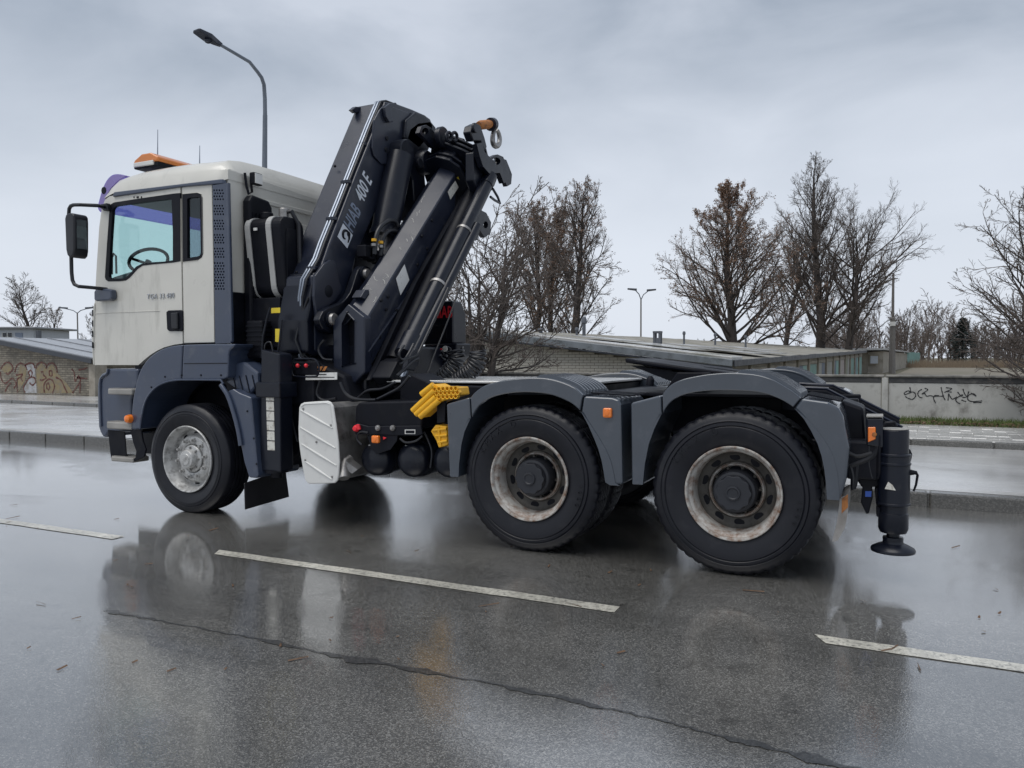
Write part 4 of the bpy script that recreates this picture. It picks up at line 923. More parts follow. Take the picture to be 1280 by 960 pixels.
# ---------------- rear mudguards (traced on the outer plane)
YM = -.02
def mg_piece(outer, inner, depth=.60, lip=.035, mt_='grey', Y0=YM, nm='mudguard', shell=.022):
    po = [AY(*p, Y0) for p in outer]; pi = [AY(*p, Y0) for p in inner]; q = MB()
    q.extr(po+pi[::-1], (0, lip, 0))
    n = len(po); vs = []; fs = []
    cen = V((sum(p.x for p in pi)/len(pi), 0, .4))
    for p in po:
        d = V((p.x-cen.x, 0, p.z-cen.z)).normalized()
        vs += [V((p.x, Y0+lip+.0005, p.z))-d*.001, V((p.x, Y0+depth, p.z))-d*.001, V((p.x, Y0+depth, p.z))-d*shell, V((p.x, Y0+lip+.0005, p.z))-d*shell]
    for i in range(n-1):
        for j in range(4): fs.append((i*4+j, i*4+(j+1) % 4, i*4+4+(j+1) % 4, i*4+4+j))
    fs += [(0, 1, 2, 3), (4*n-4, 4*n-3, 4*n-2, 4*n-1)]
    q.add(vs, fs, True)
    return part(nm, q, mt_, bevel=.008)
def dens(pts, k=4): return smooth(pts, k)
F2o = [(588, 496.5), (595, 489), (604.7, 482.5), (618, 478), (633, 475), (651, 472.7), (669.4, 472), (684, 473), (697.5, 476), (710, 480.5), (720, 486), (728, 494)]
F2i = [(589.5, 522), (599, 507), (610, 499), (621.6, 494.7), (636, 491.8), (652.5, 490.5), (670, 491), (686, 493), (700, 497.5), (714.4, 504.5), (725, 513.5)]
F3o = [(828, 493.5), (834, 485.5), (842.5, 478.8), (854, 474), (867.5, 470.8), (886, 467.8), (905, 466.3), (924, 466.4), (942.5, 468), (956, 471), (969, 476), (981, 483), (992, 490), (1001, 497.5)]
F3i = [(828.5, 516.5), (836, 505), (845.6, 497.5), (858, 492.5), (873.7, 489.6), (889, 488.3), (905, 488), (924, 488.4), (942.5, 489.6), (956, 492), (967.5, 495.8), (980, 501.5), (991.5, 509)]
arches = []
for (fo, fi, ql, qr, qlt, qrt, ribs) in (
    (F2o, F2i, [(557.5, 505), (586.5, 496.8), (588, 523), (580.5, 540), (576.6, 556), (573.8, 580), (573, 596.5), (561.5, 597)], [(729.5, 495.5), (765, 497.5), (773, 500), (776, 506), (778, 606), (762, 606.5), (756.6, 603), (754.5, 590), (752, 576), (748, 562), (742.5, 548), (735, 531), (726.5, 515)], None, None, 6),
    (F3o, F3i, [(788, 504), (826.5, 494), (827, 517.5), (818, 536), (811, 555), (806, 580), (803.4, 606), (789.5, 606.5)], [(1002.3, 498.3), (1035, 503), (1048, 509), (1054, 520), (1062, 560), (1058, 600), (1050.5, 625), (1033.5, 624.5), (1032.5, 605), (1030.5, 588), (1027, 570.6), (1022, 555), (1014, 539), (1005, 524), (993, 510.5)], None, None, 6)):
    a = mg_piece(dens(fo, 3), dens(fi, 3)); arches.append(a); af = mirror_copy(a)
    iw = obj('inner_wall', MB().extr([V((p.x, YM+.585, p.z-.012)) for p in [AY(*p, YM) for p in fo]], (0, .012, 0)), M['grey'], a)
    iwc = iw.copy(); COL.objects.link(iwc); iwc.parent = af
    # moulded ribs on the rear half of the arch
    cv = dens(fo, 4); cv = [AY(*p, 0) for p in cv][int(len(cv)*.52):]
    sh_ = [V(p) for p in cv]
    po = [AY(*p, YM) for p in dens(fo, 4)][int(len(dens(fo, 4))*.52):]
    for k in range(8):
        y = YM+.09+k*.064; q = MB(); vs = []
        for i, p in enumerate(po):
            hgt = .020 if 0 < i < len(po)-1 else .0
            vs += [(p.x, y-.012, p.z-.002), (p.x, y-.008, p.z+hgt), (p.x, y+.008, p.z+hgt), (p.x, y+.012, p.z-.002)]
        n = len(po); fs = [(i*4+j, i*4+j+1, i*4+5+j, i*4+4+j) for i in range(n-1) for j in range(3)]; q.add(vs, [f[::-1] for f in fs])
        r_ = obj('rib', q, M['grey'], a); rc_ = r_.copy(); COL.objects.link(rc_); rc_.parent = af
    for pc in (ql, qr):
        lp_ = [AY(*p, YM) for p in pc]; q = MB(); q.extr(lp_, (0, .58, 0)); o = part('mudguard_end', q, 'grey', bevel=.016, seg=3); mirror_copy(o)
        # curved lip moulded along the wheel side
        if pc is ql: inner = pc[2:7]
        else: inner = pc[5:] if len(pc) < 14 else pc[7:]
        ip = [AY(*p, YM-.006) for p in inner]; t_ = MB()
        q2 = MB(); offs = .07 if pc is qr else -.07
        nn_ = len(ip)-1; wf = (lambda i: max(.04, math.sin(PI/2*min(1, (i/nn_)*1.3)))) if pc is ql else (lambda i: max(.04, math.sin(PI/2*min(1, (1-i/nn_)*1.3))))
        q2.extr([V(p) for p in ip]+[V((p.x+offs*wf(i), p.y, p.z)) for i, p in reversed(list(enumerate(ip)))], (0, .02, 0)); o2 = obj('mudguard_lip', q2, M['grey'], o, .006, 2)
# slotted dark tops of the rear quarters
for px0, px1, py0, py1 in ((735, 790, 494.5, 498), (1008, 1050, 497, 505)):
    a, c = AY(px0, py0, .05), AY(px1, py1, .05)
    for k in range(4):
        y = .10+k*.10; part('mudguard_slot', MB().extr([(a.x, y, a.z+.012), (c.x, y, c.z+.010), (c.x, y, c.z+.020), (a.x, y, a.z+.022)], (0, .035, 0)), 'black')
# side marker lamps
def marker(px, py, w_, h_, y, nm='side_marker'):
    a, c = AY(px-w_/2, py+h_/2, y), AY(px+w_/2, py-h_/2, y); o = part(nm, MB().box(a.x, c.x, y-.025, y+.01, a.z, c.z), 'orange', bevel=.012, seg=3)
    m_ = (a+c)/2; obj('reflector', MB().lathe([(0, -.029), (.016, -.028), (.018, -.024)], (m_.x, y, m_.z), 12), M['orange'], o); return o
marker(760, 516, 11, 12, -.021)
marker(470.5, 549, 9, 9, .10)

# ---------------- cab shell
YC = .13; YF = 2.5-YC
def S(px, py, y=YC): return AY(px, py, y)
def loopS(pts, y=YC): return [AY(*p, y) for p in pts]
TH = (0, .045, 0)
door_o = [(117.3, 456.3), (116.2, 440), (117.6, 400), (119, 365), (121, 330), (124, 284), (127, 262), (131, 250), (137, 245.2), (225.3, 234), (226.6, 330), (228.2, 429.3), (217, 431), (205, 434.2), (196, 438.5), (188, 443.5), (180, 450), (173, 456.3)]
win_o = [(135.3, 351.8), (132, 349.5), (131, 346), (134, 300), (137, 259), (139, 255), (142.5, 253), (180, 247.2), (218, 241.8), (225, 241.2), (225.5, 326.5), (216, 328.2), (190, 330.5), (178, 332), (171.6, 336.2), (162, 347), (157, 350.5), (150, 351.5)]
win_i = [(138.5, 348.4), (136.2, 346.5), (136, 344), (138, 302), (140.6, 262), (142, 259.5), (145, 257.5), (180, 252.6), (212, 248.6), (214.5, 250), (216, 290), (216, 325.3), (205, 327), (190, 328.2), (177, 329.7), (170, 333.3), (160, 344.8), (155, 347.8), (150, 348.2)]
door = part('door', MB().extr(loopS(door_o), TH, [loopS(win_o)]), 'cab', bevel=.010)
tag(door, 'off-white cab door')
part('window_frame', MB().extr(loopS([(p[0], p[1]) for p in win_o], YC-.004), (0, .03, 0), [loopS(win_i, YC-.004)]), 'dull', door, .005, 1)
part('window_glass', MB().extr(loopS(win_i, YC+.012), (0, .005, 0)), 'glass', door)
rear_o = [(226.9, 234), (264.6, 229), (266.5, 330), (267.8, 428.2), (229.7, 429.2), (228, 330)]
rwin_o = [(227.9, 242.8), (247, 241), (251.5, 242.5), (253, 247), (253.8, 316), (252, 321.5), (247, 325.2), (228.6, 327.4)]
rwin_i = [(233.6, 249), (236, 247.2), (248, 246.2), (250.2, 248), (251, 316.5), (249.5, 319.5), (246, 321), (234.3, 322.5)]
rp_ = part('side_panel', MB().extr(loopS(rear_o), TH, [loopS(rwin_o)]), 'cab', bevel=.010)
part('window_frame', MB().extr(loopS(rwin_o, YC-.004), (0, .03, 0), [loopS(rwin_i, YC-.004)]), 'dull', rp_, .005, 1)
part('window_glass', MB().extr(loopS(rwin_i, YC+.012), (0, .005, 0)), 'glassdark', rp_)
# far side: same panels mirrored
for o in (door, rp_):
    c = mirror_copy(o)
    for ch_ in o.children: cc = ch_.copy(); COL.objects.link(cc); cc.parent = c
# inner door lining (dark, below the window)
part('door_lining', MB().extr(loopS([(140, 455), (140, 356), (157, 356), (172, 342), (180, 336), (222, 333), (223, 432), (205, 440), (178, 455)], YC+.05), (0, .03, 0)), 'interior', door)
# door crease, keyholes, small marks
cr_ = [S(119.5, 391, YC-.002), S(160, 389.5, YC-.002), S(215, 386.5, YC-.002)]
part('door_crease', MB().tube([S(117.5, 392, YC-.001), S(160, 390, YC-.001), S(200, 388.5, YC-.001)], .004, 6), 'cab', door)
for dx, ww in ((-4.5, .6), (0, 2.2), (4.7, .8)):
    p = S(172+dx, 246.5, YC-.003); part('door_plug', MB().box(p.x-ww*.006, p.x+ww*.006, YC-.006, YC+.004, p.z-.008, p.z+.008), 'black', door)
# door handle recess + grip
ho = [(207.5, 390), (210, 388), (226, 387.5), (228, 389.5), (228.3, 412), (226.5, 414), (211, 414), (208.5, 411.5)]
hd = part('door_handle', MB().extr(loopS(ho, YC-.012), (0, .02, 0)), 'dull', door, .006, 2)
obj('grip', MB().extr(loopS([(213, 391), (221, 390.5), (221.5, 411), (214, 411.5)], YC-.035), (0, .03, 0)), M['hose'], door, .01, 3)
# badge
bt = MB(); p0, p1 = S(183.5, 373.5, YC-.004), S(217.5, 368.5, YC-.004); ux = (p1-p0); ux.y = 0; wv = text_mesh('TGA 33.480', 1.0, spacing=1.12); tw = max(v.x for v in wv[0])
sz = (p1-p0).length/tw
for wd_, px_ in (('TGA 33.480', 183.5),):
    bt = MB(); put_text(bt, wd_, sz*1.0, S(px_, 373.8-(px_-183.5)*.115, YC-.006), V((1, 0, .0)), V((0, 0, 1)), depth=.003, spacing=1.12, shear=.12); tag(part('badge', bt, 'chrome', door), kind='stuff')
# front corner pillar seen edge on
part('corner_pillar', MB().extr(loopS([(116, 456), (114.5, 430), (114.5, 395), (117.5, 378), (118.5, 380), (117.5, 400), (116.3, 440), (117.2, 456)], YC-.01), (0, .06, 0)), 'cab', bevel=.008)
for py in (390, 403, 416, 430): 
    p = S(115.6, py, YC-.014); part('corner_slot', MB().box(p.x-.006, p.x+.006, YC-.016, YC-.004, p.z-.04, p.z+.02), 'black')
# drip rail under the roof
part('drip_rail', MB().extr(loopS([(140.5, 246), (142, 240), (277.5, 223.5), (279, 229.3), (226, 233.5)], YC-.020), (0, .05, 0)), 'blue', bevel=.008)
# roof loft: side profile z(x) lifted over rounded cross sections
def lower(px): return 241.0-(px-142)*(241.0-224.0)/(277.5-142)
roof_top = [(131, 247), (134, 239), (140, 231), (147, 225.3), (160, 220), (186, 212), (210, 207.3), (232, 204), (255, 201.2), (270, 200.4)]
NX = len(roof_top); q = MB(); sec = []
yl = [0, .02, .06, .14, .28, .5, .85]
tops = [AY(px, py, YC+.16) for px, py in roof_top]; rl0, rl1 = AY(142, 241, YC), AY(277.5, 224, YC)
xfr = AY(131.5, 248, YC).x+.005
def ztop(x): return float(np.interp(x, [p.x for p in tops], [p.z for p in tops]))
def zlow(x): return rl0.z+(rl1.z-rl0.z)*(x-rl0.x)/(rl1.x-rl0.x)
xsec = [(xfr-.02, .10), (xfr+.01, .45), (xfr+.06, .78), (xfr+.13, .94), (xfr+.22, 1.0)]+[(xfr+.22+(tops[-1].x-.02-xfr-.22)*k/6, 1.0) for k in range(1, 7)]
for x, hf in xsec:
    zl = zlow(x) if x > rl0.x else rl0.z-.03*(rl0.x-x)/.1; zt = zl+max(.02, ztop(x)-zl)*hf
    hs = [0, .42, .70, .90, 1.0, 1.045, 1.07]
    row_ = [V((x, YC+y, zl+(zt-zl)*h)) for y, h in zip(yl, hs)]; row_ += [V((p.x, 2.5-p.y, p.z)) for p in row_[::-1]]; sec.append(row_)
# rear chamfer of the roof
last = sec[-1]; zt = max(p.z for p in last); XB = S(283, 300).x
ch2 = [V((XB-.10, p.y, p.z-.004)) for p in last]; ch3 = [V((XB+.0, min(max(p.y, YC+.03), YF-.03), min(p.z, zt-.16) if p.z > zt-.16 else p.z)) for p in last]
ch2[0].z = S(270, 227).z
sec += [ch2, ch3]
k = len(sec[0]); vs = [p for r_ in sec for p in r_]; fs = [(i*k+j, i*k+j+1, (i+1)*k+j+1, (i+1)*k+j) for i in range(len(sec)-1) for j in range(k-1)]
fs += [tuple(range(k-1, -1, -1)), tuple((len(sec)-1)*k+j for j in range(k))]
q.add(vs, fs, True); part('roof', q, 'cab')
# back wall of the cab
ZB0 = S(268, 428).z
roofz = min(p.z for p in ch3)
part('back_wall', MB().box(XB-.06, XB-.004, YC+.04, YF-.04, ZB0-.15, roofz+.10), 'cab', bevel=.012)
part('back_rib', MB().extr([(XB-.003, YC+.25, roofz-.10), (XB-.003, YF-.25, roofz-.10), (XB-.003, YF-.3, roofz-.14), (XB-.003, YC+.3, roofz-.14)], (.012, 0, 0)), 'cab', bevel=.006)
part('back_panel', MB().extr([(XB-.003, YC+.5, roofz-.25), (XB-.003, YF-.5, roofz-.25), (XB-.003, YF-.5, ZB0+.5), (XB-.003, YC+.5, ZB0+.5)], (.010, 0, 0)), 'cab', bevel=.006)
part('back_lower', MB().box(XB-.06, XB+.01, YC+.05, YF-.05, ZB0-.35, ZB0+.45), 'black', bevel=.01)
# floor, front, dashboard, seats
xf = S(119, 400).x
part('cab_floor', MB().box(xf+.05, XB-.07, YC+.05, YF-.05, ZB0-.10, ZB0-.02), 'interior')
part('front_panel', MB().extr([(xf, YC+.01, S(117, 456).z), (xf+.10, YC+.01, S(117, 456).z), (xf+.10, YC+.01, S(122, 352).z-.05), (xf+.02, YC+.01, S(122, 352).z-.05)], (0, YF-YC-.02, 0)), 'cab', bevel=.03, seg=3)
part('dashboard', MB().extr([(xf+.11, YC+.08, ZB0), (xf+.50, YC+.08, ZB0), (xf+.55, YC+.08, S(150, 345).z), (xf+.40, YC+.08, S(150, 338).z), (xf+.11, YC+.08, S(150, 344).z)], (0, YF-YC-.16, 0)), 'interior', bevel=.04, seg=3)
wsb, wst = S(122.5, 350), S(131.5, 250)
part('windscreen', MB().extr([V((wsb.x+.02, YC+.07, wsb.z)), V((wst.x+.03, YC+.07, wst.z)), V((wst.x+.03, YF-.07, wst.z)), V((wsb.x+.02, YF-.07, wsb.z))], (.005, 0, 0)), 'windscreen')
part('headliner', MB().box(wst.x+.12, XB-.07, YC+.06, YF-.06, S(180, 244).z-.02, S(180, 244).z+.04), 'interior')
def seat(y):
    p = S(240, 330); xs = p.x-.10; z0 = ZB0+.35
    st_ = part('seat', MB().extr([(xs-.45, y, z0-.1), (xs+.02, y, z0-.14), (xs+.02, y, z0+.05), (xs-.45, y, z0+.08)], (0, .5, 0)), 'interior', bevel=.04, seg=3)
    part('backrest', MB().extr([(xs-.02, y+.02, z0), (xs+.10, y+.02, z0), (xs+.20, y+.02, z0+.62), (xs+.10, y+.02, z0+.64)], (0, .46, 0)), 'interior', st_, .05, 3)
    part('headrest', MB().extr([(xs+.12, y+.12, z0+.66), (xs+.20, y+.12, z0+.66), (xs+.23, y+.12, z0+.84), (xs+.15, y+.12, z0+.85)], (0, .26, 0)), 'interior', st_, .04, 3)
seat(.38); seat(1.62)
swc = S(186, 326, YC+.45)
sw = MB(); ring = [swc+V((.20*math.cos(a)*.55, .215*math.sin(a), .20*math.cos(a)*.55)) for a in [2*PI*j/32 for j in range(32)]]; sw.tube(ring, .017, 8, closed=True)
sw.tube([swc+V((.0, -.2, 0)), swc+V((-.02, 0, -.03)), swc+V((0, .2, 0))], .016, 6); sw.tube([swc, swc+V((-.18, 0, -.25))], .03, 8); part('steering_wheel', sw, 'hose')
part('grab_rail', MB().tube([S(140, 343, YC+.09), S(140, 322, YC+.09), S(142, 317, YC+.09), S(145, 320, YC+.09), S(145.5, 342, YC+.09)], .010, 8), 'hose')
# purple sun visor
vz = [(158, 219.5), (150, 217.8), (143, 218), (138, 220.5), (133.6, 225.5), (130, 232), (127, 240), (124.5, 249), (122.5, 257), (123, 262), (125.5, 264)]
vo = [AY(*p, .22) for p in dens(vz, 3)]; vin = [V((p.x+.012, p.y, p.z-.012)) for p in vo]
q = MB(); q.extr([V((p.x, .22, p.z)) for p in vo]+[V((p.x, .22, p.z)) for p in vin[::-1]], (0, 2.06, 0)); part('sun_visor', q, 'visor')
part('visor_end', MB().extr([AY(*p, .215) for p in vz+[(129, 262), (132, 248), (138, 236), (147, 226.5)]], (0, .012, 0)), 'purple', bevel=.004, seg=1)
e_ = AY(129.5, 238, .212); part('visor_bolt', MB().lathe([(0, -.002), (.035, 0), (.036, .006)], e_, 14), 'black')
# beacon light bar across the roof
bz = [(166.5, 208), (168.5, 199), (186, 190.8), (189.5, 190.4)]
y0b = .40
pb = [AY(165.5, 210, y0b), AY(168, 199.5, y0b), AY(188, 190.5, y0b), AY(196, 204.5, y0b)]
xb0, xb1 = AY(165.5, 209, y0b).x, AY(197, 205, y0b).x; zb0, zb1 = AY(176, 208, y0b).z, AY(188, 190.5, y0b).z
bl = part('beacon_bar', MB().extr([(xb0, y0b, zb0+.03), (xb0+.03, y0b, zb1-.05), (xb0+.13, y0b, zb1), (xb1-.10, y0b, zb1), (xb1, y0b, zb1-.05), (xb1, y0b, zb0+.03)], (0, 1.7, 0)), 'amber', bevel=.015, seg=3)
part('beacon_base', MB().box(xb0+.005, xb1-.005, y0b+.01, y0b+1.69, zb0-.015, zb0+.029), 'black', bl, .01, 2)
part('beacon_plate', MB().box(xb0+.02, xb1-.06, y0b-.006, y0b+.3, zb0+.0, zb0+.045), 'white', bl, .008, 2)
for px, py0, py1 in ((197, 191, 162), (249.5, 203, 182)):
    a, c = AY(px, py0+3, .6), AY(px+.2, py1, .6); part('aerial', MB().tube([a, (a+c)/2, c], [.006, .004, .003], 6), 'pipe')
# mirror
YMi = -.14
arm = [S(134, 259.5, YC), AY(122, 257, -.02), AY(100, 256, YMi), AY(92, 256.2, YMi), AY(88.5, 257.5, YMi), AY(86.5, 261, YMi), AY(86, 268, YMi)]
mr = part('mirror_arm', MB().tube(arm, .017, 10), 'hose')
part('mirror_arm', MB().tube([AY(89, 320, YMi), AY(89.5, 340, YMi), AY(90.5, 350, YMi), AY(93, 355.5, YMi), AY(98, 358, YMi), AY(118, 359.8, 0), S(134, 361.5, YC-.02)], .017, 10), 'hose')
mo = [(80.5, 273), (82, 267.5), (86, 266), (90, 266.2), (92, 269), (92.5, 276), (92.5, 312), (91.5, 319), (89, 321.5), (86, 321.5), (83.5, 319), (82, 312)]
mh = part('mirror_housing', MB().extr(loopS(mo, YMi-.07), (0, .15, 0)), 'hose', bevel=.02, seg=3)
mq = [AY(97.5, 283, YMi-.05), AY(103, 284, YMi-.05), AY(103, 305, YMi-.05), AY(97.5, 304, YMi-.05)]
mx_ = AY(92.5, 295, YMi-.07).x
part('mirror_pane', MB().extr([(mx_+.001, YMi-.045, AY(92, 312, YMi).z), (mx_+.001, YMi+.055, AY(92, 312, YMi).z), (mx_+.001, YMi+.055, AY(92, 276, YMi).z), (mx_+.001, YMi-.045, AY(92, 276, YMi).z)], (.004, 0, 0)), 'mirror', mh)
part('mirror_bracket', MB().extr(loopS([(117, 364), (119, 362), (133, 360.5), (138.5, 362), (139, 373), (136, 375.5), (120, 376.5), (117.2, 375)], YC-.07), (0, .066, 0)), 'blue', bevel=.015, seg=3)
part('arm_foot', MB().extr(loopS([(121, 256), (133, 253.5), (134.5, 262.5), (129, 263.5)], YC-.05), (0, .046, 0)), 'hose', bevel=.008)

# rear side deflector with slotted grille
dfo = [(265.6, 231.5), (285.5, 228.5), (286.8, 330), (288.3, 429), (269, 429.5), (267.6, 330)]
holes = []
for (ya, yb, nr) in ((236, 251, 4), (255.5, 269.5, 4), (274, 288, 4), (292, 305, 4), (309, 323, 4), (327, 363, 10)):
    for r_ in range(nr):
        yy = ya+(yb-ya)*(r_+.5)/nr
        for c_ in range(4):
            xx_ = 267.6+(yy-231)*.0090+c_*3.3+(1.2 if r_ % 2 else 0); rr_ = 1.15
            holes.append(loopS([(xx_+rr_*math.cos(t)*.95, yy+rr_*math.sin(t)*1.15) for t in [PI/3*j for j in range(6)]], YC-.016))
part('side_deflector', MB().extr(loopS(dfo, YC-.016), (0, .02, 0), holes), 'blue')
part('deflector_back', MB().extr(loopS([(266.5, 233), (284.5, 230), (287, 428), (270, 428)], YC+.008), (0, .02, 0)), 'black')
dx_ = S(286, 300).x
part('deflector_edge', MB().extr([V((dx_-.004, YC-.018, S(285.5, 229).z)), V((dx_+.02, YC-.018, S(285.5, 229).z)), V((dx_+.035, YC-.018, ZB0)), V((dx_+.012, YC-.018, ZB0))], (0, .03, 0)), 'blue', bevel=.006)

# things on the back of the cab
XB1 = XB+.012
part('intake_duct', MB().extr([(XB1, .31, 1.6), (XB1, .60, 1.6), (XB1, .60, 2.78), (XB1, .56, 2.84), (XB1, .35, 2.86), (XB1, .31, 2.80)], (.09, 0, 0)), 'black', bevel=.02)
dt = MB()
for k in range(6): dt.box(XB1+.092, XB1+.10, .34+k*.045, .355+k*.045, 1.75, 2.7)
part('duct_ribs', dt, 'black')
fb = part('filter_box', MB().box(XB1+.11, XB1+.30, .22, .62, 1.38, 1.72), 'black', bevel=.02)
for k in range(7): part('filter_rib', MB().box(XB1+.12, XB1+.315, .212, .50, 1.41+k*.042, 1.425+k*.042), 'black', fb)
# work lamp
wl = AX(320, 224, XB+.08); lb_ = part('work_lamp', MB().box(wl.x-.03, wl.x+.03, wl.y-.055, wl.y+.055, wl.z-.055, wl.z+.055), 'black', bevel=.012)
part('lens', MB().box(wl.x+.031, wl.x+.036, wl.y-.045, wl.y+.045, wl.z-.045, wl.z+.045), 'pane' if False else 'sticker', lb_)
part('lamp_bracket', MB().tube([AX(306, 216, XB+.03), AX(308, 232, XB+.03), AX(311, 243, XB+.05), AX(315, 240, XB+.05), AX(314, 230, XB+.06)], .012, 8), 'black', lb_)
# hydraulic oil tank with two straps
tx0, tx1, ty0, ty1 = AY(302.5, 320, .28).x, .835, .28, .60
tz0, tz1 = AY(312, 372, .28).z, AY(315, 276, .28).z+.03
def slant(pts, z0, z1, k=.085): return [(y+k*max(0, (z1-z)/(z1-z0))*(1 if y < .45 else .0), z) for y, z in pts]
def rrect(y0, y1, z0, z1, r, n=6):
    pts = []
    for cy, cz, a0 in ((y1-r, z1-r, 0), (y0+r, z1-r, PI/2), (y0+r, z0+r, PI), (y1-r, z0+r, 3*PI/2)):
        for i in range(n+1): a = a0+PI/2*i/n; pts.append((cy+r*math.cos(a), cz+r*math.sin(a)))
    return pts
ot = part('oil_tank', MB().extr([(tx0, y, z) for y, z in slant(rrect(ty0, ty1, tz0, tz1, .10), tz0, tz1)], (tx1-tx0, 0, 0)), 'black', bevel=.015)
for xa in (tx0+.035, AY(337, 320, .28).x-.045):
    a = [(xa, y, z) for y, z in slant(rrect(ty0-.012, ty1+.012, tz0-.012, tz1+.012, .112), tz0, tz1)]; b2 = [(xa, y, z) for y, z in slant(rrect(ty0-.002, ty1+.002, tz0-.002, tz1+.002, .102), tz0, tz1)]
    part('tank_strap', MB().extr(a, (.058, 0, 0), [b2]), 'strap', ot)
part('filler_cap', MB().cyl(((tx0+tx1)/2-.05, .42, tz1), ((tx0+tx1)/2-.05, .42, tz1+.06), .055, 18), 'black', ot, .008)
part('filler_cap', MB().cyl(((tx0+tx1)/2+.12, .45, tz1), ((tx0+tx1)/2+.12, .45, tz1+.09), .045, 18), 'steel', ot, .008)
part('tank_hose', MB().tube([((tx0+tx1)/2+.12, .45, tz1+.05), (tx1-.02, .46, tz1+.06), (tx1+.02, .5, tz1-.05), (tx1+.02, .52, tz0)], .02, 8), 'hose', ot)
part('tank_panel', MB().extr([(tx1+.001, y, z) for y, z in rrect(ty0+.08, ty1-.05, tz0+.08, tz1-.10, .04)], (.008, 0, 0)), 'black', ot, .004, 1)
pS = S(319.5, 286.5, .28); part('tank_sticker', MB().box(pS.x-.02, pS.x+.02, .274, .2815, pS.z-.012, pS.z+.012), 'sticker', ot)
part('tank_bracket', MB().box(tx0+.05, tx1-.05, .33, .56, tz0-.45, tz0-.003), 'black', bevel=.01)

# ---------------- front fender and bumper
YFd = -.004
f_out = [(163.7, 537.5), (164, 524), (164.7, 512), (166, 499), (168.5, 486), (171.5, 473), (175.5, 462), (181, 453), (188, 445.5), (196.5, 439.3), (205.5, 435), (216, 432.3), (228, 431)]
f_in = [(175, 536.5), (176, 528), (177.5, 519), (179.6, 509), (182.6, 500), (187, 492.5), (192.7, 486), (199.5, 481), (207.5, 477.6), (216, 475.6), (226, 474.6)]
part('front_fender', MB().extr(loopS(dens(f_out, 2)+dens(f_in, 2)[::-1], YFd), (0, .50, 0)), 'blue', bevel=.014, seg=3)
part('fender_top', MB().extr(loopS([(229, 431), (262, 430), (294, 430), (292, 433.5), (287, 438), (285.5, 444), (284.5, 472), (278, 474.6), (227, 474.6)], YFd), (0, .50, 0)), 'blue', bevel=.016, seg=3)
part('fender_seam', MB().tube([S(230, 454.5, YFd-.001), S(284, 454, YFd-.001)], .0035, 6), 'black')
part('fender_lip', MB().tube(loopS(dens(f_in, 2)+[(250, 474.6), (276, 474.8), (279, 480)], YFd-.004), .010, 8), 'blue')
part('arch_liner', MB().extr(loopS(dens([(178, 540), (180, 520), (185, 503), (195, 489), (208, 480.5), (226, 477), (277, 477), (284, 490), (296, 525), (302, 558)], 2)+[(313, 556), (300, 500), (286, 468), (226, 466), (196, 474), (176, 500), (170, 540)], .10), (0, .50, 0)), 'black')
part('engine_cover', MB().box(S(180, 520, .62).x-.1, .62, .605, .64, .40, 1.45), 'black')
# rear fender section behind the front wheel
rf = [(284, 489), (291, 486), (300, 491.5), (309, 495), (313.5, 497), (322.5, 595), (321, 598), (311, 597), (305, 578), (301, 558), (297.5, 541), (293, 522), (288, 505)]
part('fender_rear', MB().extr(loopS(rf, YFd), (0, .52, 0)), 'blue', bevel=.016, seg=3)
part('fender_rear_lip', MB().tube(loopS(dens([(276, 481), (284, 493), (290, 509), (295.5, 528), (299, 544), (301, 557)], 2), YFd-.012), .020, 10), 'blue')
part('fender_shelf', MB().extr(loopS([(285.5, 473), (286, 455.5), (305, 452), (322, 466), (323, 480), (312, 493), (300, 489), (291, 484), (281, 477)], .09), (0, .42, 0)), 'blue', bevel=.02, seg=2)
for k in range(4):
    a, c = S(291+k*8, 470-k*.4, .085), S(296+k*8, 490+k*.2, .085); part('shelf_groove', MB().tube([a, c], .004, 6), 'black')
for px, py in ((206, 471), (227, 469), (251, 469), (276, 469), (189, 484), (309, 514), (317, 548), (320.5, 580)):
    p = S(px, py, YFd-.003); part('fender_bolt', MB().lathe([(0, -.004), (.008, -.003), (.009, .003)], p, 8), 'black')
# mud flap behind the front wheel
xm = AY(306, 620, .02).x
part('mud_flap', MB().extr([AX(304.5, 604, xm), AX(356, 586, xm), AX(360.5, 621, xm), AX(305.5, 637, xm)], (.012, 0, 0)), 'flap', bevel=.004, seg=1)
# bumper corner, steps
bc = [(135.5, 460.5), (152, 461), (172, 461), (172, 480), (164, 500), (164, 538), (162, 540), (135, 541), (132, 547), (128, 546.5), (124.5, 540), (122.5, 533), (121.2, 505), (121, 482), (122.5, 473), (126, 467.5), (131.5, 465)]
part('bumper_corner', MB().extr(loopS(bc, .10), (0, 2.3, 0)), 'blue', bevel=.03, seg=4)
part('bumper_edge', MB().tube(loopS(dens([(135, 461), (134, 467), (127.5, 471.5), (125.3, 480), (125.5, 505), (126.5, 533)], 3), .096), .014, 8), 'blue')
def tread(px0, px1, py0, py1, ya, yb):
    a, c = AY(px0, py1, ya), AY(px1, py0, ya); t_ = part('step_tread', MB().box(a.x, c.x, ya, yb, a.z, c.z), 'step', bevel=.012, seg=3)
    q = MB(); nx = int((c.x-a.x)/.022)
    for i in range(nx):
        for j in range(int((yb-ya)/.022)): x, y = a.x+.012+i*.022, ya+.012+j*.022; q.lathe([(0, .006), (.006, .005), (.008, 0)], (x, y, c.z), 5, 'z')
    tag(obj('tread_studs', q, M['step'], t_), kind='stuff'); return t_
tread(134.5, 164.5, 486.5, 493, -.005, .12); tread(133, 163.5, 528.5, 535.8, -.015, .12); tread(138.5, 166, 572.5, 576.5, -.02, .16)
